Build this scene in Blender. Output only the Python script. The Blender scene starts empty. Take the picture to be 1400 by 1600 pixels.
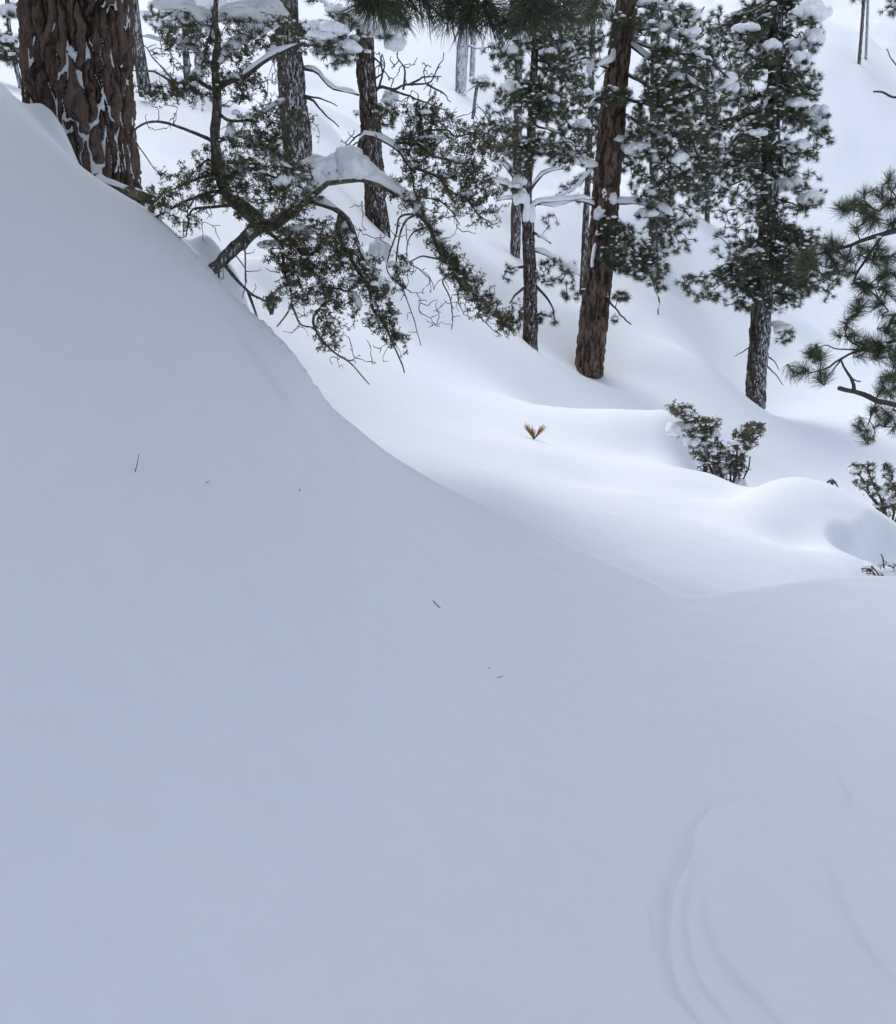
import bpy, math, random
import numpy as np
from mathutils import Vector, Matrix

random.seed(7)
rng = np.random.default_rng(7)
SC = bpy.context.scene
COL = SC.collection

# ------------------------------------------------------------------ camera, sky, sun, exposure
PITCH = math.radians(15.0)
F = 1386.0                                   # focal length in photo pixels (photo 1400 x 1600)
cam_d = bpy.data.cameras.new('camera')
cam = bpy.data.objects.new('camera', cam_d)
COL.objects.link(cam)
cam.location = (0, 0, 0)
cam.rotation_euler = (math.radians(90) - PITCH, 0, 0)
cam_d.sensor_fit = 'VERTICAL'
cam_d.angle = 2 * math.atan(800 / F)
cam_d.clip_start = 0.05
cam_d.clip_end = 1000
SC.camera = cam

SUN_DIR = Vector((-0.22, 0.50, 0.84)).normalized()     # towards the light
w = bpy.data.worlds.new('World')
SC.world = w
w.use_nodes = True
nt = w.node_tree
bg = nt.nodes['Background']
sky = nt.nodes.new('ShaderNodeTexSky')
sky.sky_type = 'NISHITA'
sky.sun_disc = False
sky.sun_elevation = math.asin(SUN_DIR.z)
sky.sun_rotation = math.atan2(SUN_DIR.x, SUN_DIR.y)
sky.altitude = 1500
sky.air_density = 1.0
sky.dust_density = 4.0
sky.ozone_density = 1.0
hs = nt.nodes.new('ShaderNodeHueSaturation')
hs.inputs['Saturation'].default_value = 0.46
nt.links.new(sky.outputs[0], hs.inputs['Color'])
nt.links.new(hs.outputs[0], bg.inputs[0])
bg.inputs[1].default_value = 0.085

sd = bpy.data.lights.new('sun', 'SUN')
sd.energy = 0.5
sd.angle = math.radians(36)
sd.color = (1.0, 0.985, 0.96)
so = bpy.data.objects.new('sun', sd)
COL.objects.link(so)
so.rotation_euler = SUN_DIR.to_track_quat('Z', 'Y').to_euler()

SC.view_settings.view_transform = 'Standard'
SC.view_settings.look = 'None'
SC.view_settings.exposure = 1.53
SC.view_settings.gamma = 1.0
SC.view_settings.use_curve_mapping = False
SC.render.engine = 'CYCLES'
SC.cycles.use_denoising = True
SC.cycles.max_bounces = 8
SC.cycles.diffuse_bounces = 5

# ------------------------------------------------------------------ helpers
CP, SP = math.cos(PITCH), math.sin(PITCH)

def P(px, py, Y):
    """world point seen at a photo pixel, Y metres ahead"""
    cx = (px - 700) / F
    cy = (800 - py) / F
    t = Y / (CP + cy * SP)
    return np.array([t * cx, Y, t * (-SP + cy * CP)])

def pxm(Y):
    return Y / F * 0.95                        # metres per photo pixel at that depth

def vnoise(p, seed=0):
    """value noise 0..1, p (N,3)"""
    p = np.asarray(p, float)
    i = np.floor(p).astype(np.int64)
    f = p - i
    f = f * f * (3 - 2 * f)
    def h(a):
        n = (a[:, 0] * 374761393 + a[:, 1] * 668265263 + a[:, 2] * 2147483647 + seed * 144665) & 0xffffffff
        n = ((n ^ (n >> 13)) * 1274126177) & 0xffffffff
        n = (n ^ (n >> 16)) & 0xffffffff
        return n / 4294967295.0
    r = np.zeros(len(p))
    for dx in (0, 1):
        for dy in (0, 1):
            for dz in (0, 1):
                wgt = (f[:, 0] if dx else 1 - f[:, 0]) * (f[:, 1] if dy else 1 - f[:, 1]) * (f[:, 2] if dz else 1 - f[:, 2])
                r += wgt * h(i + np.array([dx, dy, dz]))
    return r

class MB:
    """collects arrays of vertices, triangles and quads for one mesh"""
    def __init__(self):
        self.v, self.t, self.q, self.n, self.c = [], [], [], 0, []
    def add(self, v, tris=None, quads=None, tint=None):
        v = np.asarray(v, float).reshape(-1, 3)
        self.v.append(v)
        if tris is not None and len(tris):
            self.t.append(np.asarray(tris, np.int64) + self.n)
        if quads is not None and len(quads):
            self.q.append(np.asarray(quads, np.int64) + self.n)
        self.c.append(np.full(len(v), 0.5) if tint is None else np.broadcast_to(tint, (len(v),)).astype(float))
        self.n += len(v)
    def empty(self):
        return self.n == 0
    def mesh(self, name, mat, origin=(0, 0, 0), smooth=True):
        v = np.concatenate(self.v) - np.asarray(origin, float)
        t = np.concatenate(self.t) if self.t else np.zeros((0, 3), np.int64)
        q = np.concatenate(self.q) if self.q else np.zeros((0, 4), np.int64)
        me = bpy.data.meshes.new(name)
        me.vertices.add(len(v))
        me.vertices.foreach_set('co', v.astype(np.float32).ravel())
        loops = np.concatenate([t.ravel(), q.ravel()]).astype(np.int32)
        me.loops.add(len(loops))
        me.loops.foreach_set('vertex_index', loops)
        me.polygons.add(len(t) + len(q))
        st = np.concatenate([np.arange(len(t)) * 3, len(t) * 3 + np.arange(len(q)) * 4]).astype(np.int32)
        me.polygons.foreach_set('loop_start', st)
        me.polygons.foreach_set('use_smooth', np.full(len(st), smooth))
        me.update(calc_edges=True)
        a = me.attributes.new('tint', 'FLOAT', 'POINT')
        a.data.foreach_set('value', np.concatenate(self.c).astype(np.float32))
        if mat:
            me.materials.append(mat)
        return me
    def build(self, name, mat, parent=None, origin=(0, 0, 0), kind=None, smooth=True):
        o = bpy.data.objects.new(name, self.mesh(name, mat, origin, smooth))
        COL.objects.link(o)
        if parent is not None:
            o.parent = parent
        else:
            o.location = origin
        if kind:
            o['kind'] = kind
        return o

def smooth_line(pts, n):
    """Catmull-Rom resample of a polyline (K,3 or K,d) to n points"""
    pts = np.asarray(pts, float)
    if len(pts) == 2:
        return pts[0] + (pts[1] - pts[0]) * np.linspace(0, 1, n)[:, None]
    e = np.vstack([2 * pts[0] - pts[1], pts, 2 * pts[-1] - pts[-2]])
    seg = np.linalg.norm(np.diff(pts, axis=0), axis=1)
    cum = np.concatenate([[0], np.cumsum(seg)])
    s = np.linspace(0, cum[-1], n)
    k = np.clip(np.searchsorted(cum, s, 'right') - 1, 0, len(seg) - 1)
    u = ((s - cum[k]) / np.maximum(seg[k], 1e-9))[:, None]
    p0, p1, p2, p3 = e[k], e[k + 1], e[k + 2], e[k + 3]
    return 0.5 * (2 * p1 + (p2 - p0) * u + (2 * p0 - 5 * p1 + 4 * p2 - p3) * u ** 2 + (3 * p1 - p0 - 3 * p2 + p3) * u ** 3)

def frames(line):
    d = np.gradient(line, axis=0)
    d /= np.maximum(np.linalg.norm(d, axis=1), 1e-9)[:, None]
    ref = np.where(np.abs(d[:, 2:3]) > 0.93, np.array([[0, 1.0, 0]]), np.array([[0, 0, 1.0]]))
    up = ref - (ref * d).sum(1)[:, None] * d
    up /= np.maximum(np.linalg.norm(up, axis=1), 1e-9)[:, None]
    side = np.cross(d, up)
    return d, up, side

def tube(mb, line, rad, ns=7, cap=True, rough=0.0, tint=None, seed=0, fissure=0):
    line = np.asarray(line, float)
    n = len(line)
    rad = np.broadcast_to(np.asarray(rad, float), (n,))
    d, _, _ = frames(line)
    # parallel transport
    up = np.zeros_like(line)
    a = np.array([0.0, 0, 1]) if abs(d[0, 2]) < 0.9 else np.array([0.0, 1, 0])
    a = a - a.dot(d[0]) * d[0]
    a /= np.linalg.norm(a)
    for i in range(n):
        a = a - a.dot(d[i]) * d[i]
        a /= max(np.linalg.norm(a), 1e-9)
        up[i] = a
    side = np.cross(d, up)
    th = np.linspace(0, 2 * math.pi, ns, endpoint=False)
    ring = (np.cos(th)[None, :, None] * side[:, None, :] + np.sin(th)[None, :, None] * up[:, None, :])
    rr = rad[:, None] * np.ones((1, ns))
    if rough:
        base = line[:, None, :] + ring * rr[:, :, None]
        nz = vnoise(base.reshape(-1, 3) * np.array([1, 1, 0.55]) / max(rad.mean() * 0.9, 1e-3), seed).reshape(n, ns)
        rr = rr * (1 + rough * (nz - 0.5) * 2)
    if fissure:
        R_ = rad.mean()
        q = np.stack([np.tile(np.cos(th) * 5.5, n), np.tile(np.sin(th) * 5.5, n), np.repeat(line[:, 2] / R_ * 1.1, ns)], 1)
        q = q + 1.2 * (vnoise(q * 0.8, seed + 2) - .5)[:, None]
        f_ = 1 - np.abs(vnoise(q, seed + 4) - 0.5) * 2
        f2_ = 1 - np.abs(vnoise(q * np.array([1.9, 1.9, 2.3]), seed + 6) - 0.5) * 2
        tint = np.clip(0.62 - 0.75 * (f_ ** 7 + 0.45 * f2_ ** 6), 0, 1)
        tint = np.concatenate([tint, [.5, .5]]) if cap else tint
        rr = rr * (1 - fissure * (f_ ** 7 + 0.45 * f2_ ** 6).reshape(n, ns) + 0.05 * (vnoise(q * 4, seed) - .5).reshape(n, ns))
    v = line[:, None, :] + ring * rr[:, :, None]
    i, j = np.meshgrid(np.arange(n - 1), np.arange(ns), indexing='ij')
    j2 = (j + 1) % ns
    quads = np.stack([i * ns + j, i * ns + j2, (i + 1) * ns + j2, (i + 1) * ns + j], -1).reshape(-1, 4)
    v = v.reshape(-1, 3)
    tris = None
    if cap:
        v = np.vstack([v, line[0], line[-1]])
        j = np.arange(ns)
        j2 = (j + 1) % ns
        tris = np.vstack([np.stack([j2, j, np.full(ns, n * ns)], -1),
                          np.stack([(n - 1) * ns + j, (n - 1) * ns + j2, np.full(ns, n * ns + 1)], -1)])
    mb.add(v, tris, quads, tint)

def ico(level):
    import bmesh
    bm = bmesh.new()
    bmesh.ops.create_icosphere(bm, subdivisions=level, radius=1)
    v = np.array([x.co[:] for x in bm.verts])
    f = np.array([[q.index for q in p.verts] for p in bm.faces])
    bm.free()
    return v, f
ICO1, ICO2, ICO3, ICO4 = ico(1), ico(2), ico(3), ico(4)

def lump(mb, c, rx, ry, rz, seed=0, lev=3, rough=0.25, flat=0.5):
    v, f = {1: ICO1, 2: ICO2, 3: ICO3, 4: ICO4}[lev]
    nz = vnoise(v * 1.6 + seed * 3.1, seed) - 0.5 + 0.5 * (vnoise(v * 3.7 + seed, seed + 5) - 0.5)
    q = v * (1 + rough * 2 * nz)[:, None]
    q[:, 2] = np.where(q[:, 2] < 0, q[:, 2] * flat, q[:, 2])
    mb.add(q * np.array([rx, ry, rz]) + np.asarray(c), f)

def snow_along(mb, line, r, h, wid, cover=1.0, seed=0, ns=8):
    """snow lying on top of a limb: line (N,3), limb radius r (N), h height, wid half width; broken where cover < 1"""
    line = np.asarray(line, float)
    n = len(line)
    d, up, side = frames(line)
    horiz = np.sqrt(np.clip(1 - d[:, 2] ** 2, 0, 1))
    nz = vnoise(line / (h * 2.2 + 0.01) + seed * 7.7, seed)
    nz2 = vnoise(line / (h * 0.8 + 0.005) + seed * 3.3, seed + 3)
    amp = np.clip((0.55 * nz + 0.3 * nz2 + 0.15) * 1.5, 0, 1.3) * np.clip((horiz - 0.35) * 2.5, 0, 1)
    gap = np.clip((cover - vnoise(line / (h * 5 + 0.02) + seed, seed + 9)) * 6, 0, 1) if cover < 1 else 1.0
    amp = amp * gap
    e = np.minimum(np.arange(n), np.arange(n)[::-1]) / max(2.0, 0.08 * n)
    amp = amp * np.sqrt(np.clip(e, 0, 1))
    th = np.linspace(0, 2 * math.pi, ns, endpoint=False)
    hh = h * amp
    ww = wid * np.clip(amp, 0, 1) ** 0.6
    c = line + up * (r * 0.35)[:, None]
    v = c[:, None, :] + side[:, None, :] * (np.cos(th)[None, :] * ww[:, None])[:, :, None] \
        + up[:, None, :] * (np.where(np.sin(th) > 0, np.sin(th), 0.25 * np.sin(th))[None, :] * hh[:, None])[:, :, None]
    i, j = np.meshgrid(np.arange(n - 1), np.arange(ns), indexing='ij')
    ok = (amp[:-1] > 0.04) | (amp[1:] > 0.04)
    j2 = (j + 1) % ns
    quads = np.stack([i * ns + j, i * ns + j2, (i + 1) * ns + j2, (i + 1) * ns + j], -1)[ok].reshape(-1, 4)
    if len(quads):
        used = np.unique(quads)
        mp = np.full(n * ns, -1)
        mp[used] = np.arange(len(used))
        mb.add(v.reshape(-1, 3)[used], None, mp[quads])

def rot_to(dirs, roll):
    """rotation matrices taking +Z to dirs, with a roll"""
    d = dirs / np.maximum(np.linalg.norm(dirs, axis=1), 1e-9)[:, None]
    ref = np.where(np.abs(d[:, 2:3]) > 0.95, np.array([[1.0, 0, 0]]), np.array([[0, 0, 1.0]]))
    x = np.cross(ref, d)
    x /= np.linalg.norm(x, axis=1)[:, None]
    y = np.cross(d, x)
    c, s = np.cos(roll)[:, None], np.sin(roll)[:, None]
    return np.stack([x * c + y * s, -x * s + y * c, d], -1)

def scatter(mb, protos, pos, dirs, scale):
    pos = np.asarray(pos).reshape(-1, 3)
    if not len(pos):
        return
    dirs = np.asarray(dirs).reshape(-1, 3)
    scale = np.broadcast_to(scale, (len(pos),))
    R = rot_to(dirs, rng.uniform(0, 6.28, len(pos)))
    which = rng.integers(0, len(protos), len(pos))
    tint = rng.uniform(0, 1, len(pos))
    for k, (pv, pf) in enumerate(protos):
        m = np.where(which == k)[0]
        if not len(m):
            continue
        v = np.einsum('mij,nj->mni', R[m], pv) * scale[m][:, None, None] + pos[m][:, None, :]
        f = pf[None] + (np.arange(len(m)) * len(pv))[:, None, None]
        mb.add(v.reshape(-1, 3), f.reshape(-1, 3), None, np.repeat(tint[m], len(pv)))

def tuft_proto(n, w, spread=(15, 95), back=0.45, seg=1, droop=0.0, rs=None):
    """pine needle tuft about +Z, needles of unit length"""
    r = np.random.default_rng(rs)
    V, T = [], []
    for _ in range(n):
        a = math.radians(r.uniform(*spread))
        b = r.uniform(0, 6.28)
        d = np.array([math.sin(a) * math.cos(b), math.sin(a) * math.sin(b), math.cos(a)])
        o = np.array([0, 0, -r.uniform(0, back)])
        L = r.uniform(0.75, 1.1)
        s = np.cross(d, r.normal(size=3))
        s /= np.linalg.norm(s)
        k = len(V)
        if seg == 1:
            V += [o - s * w / 2, o + s * w / 2, o + d * L]
            T += [[k, k + 1, k + 2]]
        else:
            m = o + d * L * 0.55
            e = o + d * L + np.array([0, 0, 0.12])
            V += [o - s * w / 2, o + s * w / 2, m - s * w * 0.45, m + s * w * 0.45, e]
            T += [[k, k + 1, k + 3], [k, k + 3, k + 2], [k + 2, k + 3, k + 4]]
    return np.array(V), np.array(T)

def rosette_proto(n, rs, lw=0.3):
    """a whorl of n small narrow leaves about +Z, unit length"""
    r = np.random.default_rng(rs)
    V, T = [], []
    for i in range(n):
        a = math.radians(r.uniform(15, 100))
        b = 6.28 * i / n + r.uniform(-0.5, 0.5)
        d = np.array([math.sin(a) * math.cos(b), math.sin(a) * math.sin(b), math.cos(a)])
        o = np.array([0, 0, -r.uniform(0, 0.9)])
        L = r.uniform(0.7, 1.1)
        s = np.cross(d, [0, 0, 1.0] if abs(d[2]) < .95 else [1.0, 0, 0])
        s /= np.linalg.norm(s)
        nrm = np.cross(s, d)
        k = len(V)
        V += [o, o + d * L * 0.5 + s * lw * 0.5, o + d * L + nrm * -0.06, o + d * L * 0.5 - s * lw * 0.5, o + d * L * .5 - nrm * .05]
        T += [[k, k + 1, k + 4], [k + 1, k + 2, k + 4], [k + 2, k + 3, k + 4], [k + 3, k, k + 4]]
    return np.array(V), np.array(T)

TUFT_FAR = [tuft_proto(74, 0.05, (10, 105), 0.6, rs=s) for s in (1, 2, 3, 4)]
TUFT_NEAR = [tuft_proto(110, 0.022, (10, 85), 0.7, 2, rs=s) for s in (5, 6, 7)]
ROSETTE = [rosette_proto(6, s) for s in (11, 12, 13, 14)]

# ------------------------------------------------------------------ materials
def mat(name):
    m = bpy.data.materials.new(name)
    m.use_nodes = True
    n = m.node_tree.nodes
    return m, n, m.node_tree.links, n['Principled BSDF']

def ramp(n, stops):
    r = n.new('ShaderNodeValToRGB')
    el = r.color_ramp.elements
    el[0].position, el[0].color = stops[0][0], (*stops[0][1], 1)
    el[1].position, el[1].color = stops[-1][0], (*stops[-1][1], 1)
    for p, c in stops[1:-1]:
        e = el.new(p)
        e.color = (*c, 1)
    return r

def noise(n, l, scale, detail=4, rough=0.55, vec=None, mscale=None):
    t = n.new('ShaderNodeTexNoise')
    t.inputs['Scale'].default_value = scale
    t.inputs['Detail'].default_value = detail
    t.inputs['Roughness'].default_value = rough
    if vec is None:
        g = n.new('ShaderNodeNewGeometry')
        vec = g.outputs['Position']
    if mscale:
        mp = n.new('ShaderNodeMapping')
        mp.inputs['Scale'].default_value = mscale
        l.new(vec, mp.inputs[0])
        vec = mp.outputs[0]
    l.new(vec, t.inputs['Vector'])
    return t

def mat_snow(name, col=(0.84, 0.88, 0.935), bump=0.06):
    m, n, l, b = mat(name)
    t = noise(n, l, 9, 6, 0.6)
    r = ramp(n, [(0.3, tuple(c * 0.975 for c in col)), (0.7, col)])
    l.new(t.outputs[0], r.inputs[0])
    l.new(r.outputs[0], b.inputs['Base Color'])
    b.inputs['Roughness'].default_value = 0.75
    b.inputs['Specular IOR Level'].default_value = 0.15
    t2 = noise(n, l, 130, 5, 0.8)
    bp = n.new('ShaderNodeBump')
    bp.inputs['Strength'].default_value = bump
    bp.inputs['Distance'].default_value = 0.006
    l.new(t2.outputs[0], bp.inputs['Height'])
    l.new(bp.outputs[0], b.inputs['Normal'])
    return m

def mat_bark(name, dark, mid, light, snow=0.0, scale=18.0, stretch=(1, 1, 0.22), lichen=None, wind=(0.5, -0.8, 0.2)):
    m, n, l, b = mat(name)
    t = noise(n, l, scale, 8, 0.68, mscale=stretch)
    r = ramp(n, [(0.32, dark), (0.5, mid), (0.7, light)])
    at = n.new('ShaderNodeAttribute')
    at.attribute_name = 'tint'
    mm = n.new('ShaderNodeMath')
    mm.operation = 'MULTIPLY_ADD'
    l.new(at.outputs['Fac'], mm.inputs[0])
    mm.inputs[1].default_value = 0.5
    l.new(t.outputs[0], mm.inputs[2])
    ms = n.new('ShaderNodeMath')
    ms.operation = 'SUBTRACT'
    l.new(mm.outputs[0], ms.inputs[0])
    ms.inputs[1].default_value = 0.25
    l.new(ms.outputs[0], r.inputs[0])
    out = r.outputs[0]
    if lichen:
        t3 = noise(n, l, 7, 4, 0.6)
        rr = ramp(n, [(0.55, (0, 0, 0)), (0.68, (1, 1, 1))])
        l.new(t3.outputs[0], rr.inputs[0])
        mx = n.new('ShaderNodeMix')
        mx.data_type = 'RGBA'
        l.new(rr.outputs[0], mx.inputs[0])
        l.new(out, mx.inputs[6])
        mx.inputs[7].default_value = (*lichen, 1)
        out = mx.outputs[2]
    if snow > 0:
        t4 = noise(n, l, scale * 2.3, 6, 0.68, mscale=(1, 1, 0.22))
        g = n.new('ShaderNodeNewGeometry')
        dt = n.new('ShaderNodeVectorMath')
        dt.operation = 'DOT_PRODUCT'
        dt.inputs[1].default_value = wind
        l.new(g.outputs['Normal'], dt.inputs[0])
        ma = n.new('ShaderNodeMath')
        ma.operation = 'MULTIPLY_ADD'
        l.new(dt.outputs['Value'], ma.inputs[0])
        ma.inputs[1].default_value = 0.16
        l.new(t4.outputs[0], ma.inputs[2])
        rr = ramp(n, [(0.72 - snow * 0.3, (0, 0, 0)), (0.80 - snow * 0.3, (1, 1, 1))])
        l.new(ma.outputs[0], rr.inputs[0])
        mx = n.new('ShaderNodeMix')
        mx.data_type = 'RGBA'
        l.new(rr.outputs[0], mx.inputs[0])
        l.new(out, mx.inputs[6])
        mx.inputs[7].default_value = (0.58, 0.61, 0.66, 1)
        out = mx.outputs[2]
    l.new(out, b.inputs['Base Color'])
    b.inputs['Roughness'].default_value = 0.9
    b.inputs['Specular IOR Level'].default_value = 0.15
    bp = n.new('ShaderNodeBump')
    bp.inputs['Strength'].default_value = 0.7
    bp.inputs['Distance'].default_value = 0.02
    l.new(t.outputs[0], bp.inputs['Height'])
    l.new(bp.outputs[0], b.inputs['Normal'])
    return m

def mat_leaf(name, a, b_, c, trans=0.15):
    m, n, l, b = mat(name)
    at = n.new('ShaderNodeAttribute')
    at.attribute_name = 'tint'
    t = noise(n, l, 2.6, 2)
    ma = n.new('ShaderNodeMath')
    ma.operation = 'MULTIPLY_ADD'
    l.new(at.outputs['Fac'], ma.inputs[0])
    ma.inputs[1].default_value = 0.55
    sb = n.new('ShaderNodeMath')
    sb.operation = 'MULTIPLY'
    l.new(t.outputs[0], sb.inputs[0])
    sb.inputs[1].default_value = 0.5
    l.new(sb.outputs[0], ma.inputs[2])
    r = ramp(n, [(0.15, a), (0.5, b_), (0.9, c)])
    l.new(ma.outputs[0], r.inputs[0])
    l.new(r.outputs[0], b.inputs['Base Color'])
    b.inputs['Roughness'].default_value = 0.55
    b.inputs['Specular IOR Level'].default_value = 0.3
    return m

M_SNOW = mat_snow('ground_snow')
M_CAP = mat_snow('branch_snow', (0.85, 0.875, 0.92), 0.15)
M_BIGBARK = mat_bark('old_pine_bark', (0.016, 0.012, 0.011), (0.06, 0.042, 0.035), (0.135, 0.096, 0.08), 0, 30, (1, 1, 0.4))
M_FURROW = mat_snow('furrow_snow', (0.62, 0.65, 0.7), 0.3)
M_RED = mat_bark('red_pine_bark', (0.04, 0.028, 0.024), (0.125, 0.085, 0.068), (0.21, 0.155, 0.128), 0.0, 17, (1, 1, 0.13))
M_GREYBARK = mat_bark('grey_pine_bark', (0.028, 0.024, 0.023), (0.07, 0.06, 0.056), (0.14, 0.12, 0.112), 0.27, 17)
M_BROWNBARK = mat_bark('brown_pine_bark', (0.03, 0.022, 0.02), (0.075, 0.055, 0.047), (0.14, 0.105, 0.092), 0.15, 17)
M_WHITEBARK = mat_bark('snow_plastered_bark', (0.06, 0.06, 0.06), (0.16, 0.16, 0.17), (0.26, 0.26, 0.28), 0.55, 12)
M_TWIG = mat_bark('dark_twig', (0.03, 0.028, 0.028), (0.078, 0.072, 0.072), (0.15, 0.14, 0.14), 0, 40, (1, 1, 1))
M_GNARL = mat_bark('gnarled_bark', (0.028, 0.026, 0.024), (0.085, 0.078, 0.072), (0.17, 0.16, 0.15), 0.04, 30, (1, 1, 1), lichen=(0.17, 0.17, 0.085))
M_LEAF = mat_leaf('small_leathery_leaf', (0.042, 0.041, 0.026), (0.092, 0.088, 0.05), (0.18, 0.158, 0.075))
M_NEEDLE = mat_leaf('pine_needle', (0.036, 0.045, 0.03), (0.085, 0.096, 0.058), (0.16, 0.165, 0.095))
M_NEEDLEN = mat_leaf('long_pine_needle', (0.032, 0.044, 0.027), (0.066, 0.082, 0.047), (0.12, 0.135, 0.08))
M_SHRUB = mat_leaf('shrub_leaf', (0.05, 0.05, 0.034), (0.115, 0.11, 0.064), (0.2, 0.18, 0.095))
M_DRY = mat_leaf('dry_needle', (0.22, 0.115, 0.05), (0.36, 0.2, 0.095), (0.48, 0.3, 0.16))

# ------------------------------------------------------------------ the snow ground: one sheet
def az(px, py):
    p = P(px, py, 1.0)
    return math.degrees(math.atan2(p[0], p[1]))

# near bank: its rim (pixel, metres ahead) -> azimuth, range, height
RIM = [(-60, 78, 6.9), (0, 130, 6.6), (60, 195, 6.4), (130, 268, 6.2), (180, 298, 6.05), (230, 325, 5.9), (285, 372, 5.7), (335, 428, 5.45),
       (365, 462, 5.3), (410, 502, 5.15), (445, 536, 5.05), (475, 575, 4.95), (495, 612, 4.87), (512, 636, 4.8), (560, 676, 4.7),
       (620, 718, 4.6), (700, 765, 4.5), (800, 812, 4.4), (900, 858, 4.25), (1000, 903, 4.05), (1080, 936, 3.9), (1140, 926, 4.0),
       (1200, 915, 4.1), (1300, 899, 4.3), (1400, 897, 4.3), (1470, 905, 4.2)]
ra, rr_, rz_ = [], [], []
for px, py, Y in RIM:
    p = P(px, py, Y)
    ra.append(math.degrees(math.atan2(p[0], p[1])))
    rr_.append(math.hypot(p[0], p[1]))
    rz_.append(p[2])
ra = [-180, -120, -75, -45] + ra + [50, 80, 120, 180]
rr_ = [6.0, 7.5, 8.5, 8.2] + rr_ + [4.6, 5.0, 5.0, 6.0]
rz_ = [-0.6, 2.2, 3.4, 2.6] + rz_ + [-1.95, -2.3, -2.6, -0.6]
KAP = ([-180, -30, -20, -14, -8, 0, 10, 15, 30, 180], [0.1, 0.25, 0.35, 0.6, 0.8, 0.5, 0.3, 0.35, 0.3, 0.1])
FOOT = ([-180, -100, -40, -27, 0, 27, 60, 110, 180], [-1.6, -1.25, -1.15, -1.18, -1.36, -1.5, -1.62, -1.7, -1.6])

def pchip_like(x, xs, ys):
    """smooth 1-d interpolation (Catmull-Rom on a non-uniform grid)"""
    xs, ys = np.asarray(xs, float), np.asarray(ys, float)
    h = np.diff(xs)
    s = np.diff(ys) / h
    m = np.zeros_like(ys)
    m[1:-1] = np.where(s[:-1] * s[1:] > 0, 2 * s[:-1] * s[1:] / np.where(np.abs(s[:-1] + s[1:]) < 1e-9, 1, s[:-1] + s[1:]), 0)
    m[0], m[-1] = s[0], s[-1]
    k = np.clip(np.searchsorted(xs, x, 'right') - 1, 0, len(h) - 1)
    t = (x - xs[k]) / h[k]
    return ((1 + 2 * t) * (1 - t) ** 2 * ys[k] + t * (1 - t) ** 2 * h[k] * m[k] + t * t * (3 - 2 * t) * ys[k + 1] + t * t * (t - 1) * h[k] * m[k + 1])

_AG = np.arange(-180, 180.01, 0.5)
def _gs(ys, sig):
    k = np.exp(-0.5 * (np.arange(-80, 81) * 0.5 / sig) ** 2)
    return np.convolve(np.pad(ys, 80, mode='edge'), k / k.sum(), 'valid')
_ZS, _RS = _gs(pchip_like(_AG, ra, rz_), 5.0), _gs(pchip_like(_AG, ra, rr_), 5.0)
_RC = _gs(pchip_like(_AG, ra, rr_), 3.0)
_ZD = _gs(pchip_like(_AG, ra, np.array(rz_) / np.array(rr_)), 0.35) * _RC
_SS = _gs(np.interp(_AG, [-180, -30, 0, 15, 30, 180], [.8, 1.05, 0.75, 0.35, 0.3, 0.4]), 4.0)
_FT = _gs(np.interp(_AG, *FOOT), 6.0)

def near_bank(a, rho):
    """bank the photographer stands on; a azimuth in degrees, rho range"""
    rc = np.interp(a, _AG, _RC)
    zd = np.interp(a, _AG, _ZD)
    zs = np.interp(a, _AG, _ZS)
    z0 = np.interp(a, _AG, _FT)
    kap = np.interp(a, *KAP)
    R0 = 1.2
    t = np.clip((rho - R0) / (rc - R0), -0.4, 1)
    sl = zs / rc
    D = rc - R0
    s0 = (zs - z0) / D * np.interp(a, _AG, _SS)
    h00, h10 = (1 + 2 * t) * (1 - t) ** 2, t * (1 - t) ** 2
    h01, h11 = t * t * (3 - 2 * t), t * t * (t - 1)
    sin_ = sl + np.interp(a, [-180, -6, 4, 14, 28, 180], [0, 0, .3, .52, .5, 0])      # the rim is a fairly sharp brow towards the right
    zin = h00 * z0 + h10 * s0 * D + h01 * zs + h11 * sin_ * D + (zd - zs) * np.clip(t, 0, 1) ** 5
    zin = np.where(rho < R0, z0 + s0 * (rho - R0), zin)
    dr = np.maximum(rho - rc, 0)
    return np.where(rho <= rc, zin, zd + sl * dr - kap * dr ** 2)

FIELD = [(240, 255, 10), (430, 425, 8.5), (520, 560, 7), (600, 680, 6), (700, 720, 5.7), (800, 765, 5.3), (1000, 862, 4.7), (1080, 918, 4.3),
         (600, 520, 10), (700, 600, 9), (790, 620, 9.8), (850, 700, 7), (1000, 762, 6.2), (1100, 845, 5.1), (1200, 880, 5.0),
         (700, 480, 12.5), (560, 430, 12), (830, 560, 13.5), (930, 755, 6.4), (700, 660, 7.2), (920, 700, 7.8),
         (870, 642, 10), (950, 657, 9.6), (1040, 666, 9.2), (1080, 692, 8.5), (1120, 742, 7.6), (1000, 700, 8.2), (1060, 750, 7.0), (1130, 800, 6.2),
         (950, 612, 14), (1040, 640, 14.5), (1100, 565, 18), (1000, 560, 17.5), (918, 583, 17), (828, 541, 16), (1180, 642, 19),
         (1250, 650, 19), (1350, 700, 17), (1390, 780, 13), (1250, 738, 15),
         (1150, 780, 6.8), (1185, 756, 6.7), (1230, 744, 6.6), (1300, 755, 6.5), (1400, 812, 6.3), (1235, 845, 5.75), (1300, 860, 5.5), (1330, 893, 5.1),
         (1265, 800, 6.1), (1400, 880, 5.7), (1370, 850, 5.9), (1290, 800, 6.1),
         (1300, 500, 26), (1350, 300, 36), (1350, 100, 48), (1060, 345, 26), (1020, 415, 23), (1200, 560, 22),
         (740, 190, 30), (680, 100, 38), (650, 20, 46), (640, 300, 20), (740, 390, 18), (800, 405, 20), (480, 220, 18), (465, 250, 15),
         (590, 357, 15), (300, 170, 20), (250, 60, 28), (20, 40, 26), (20, 115, 14), (120, 230, 9.5), (1180, 250, 36), (900, 250, 32)]
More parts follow.
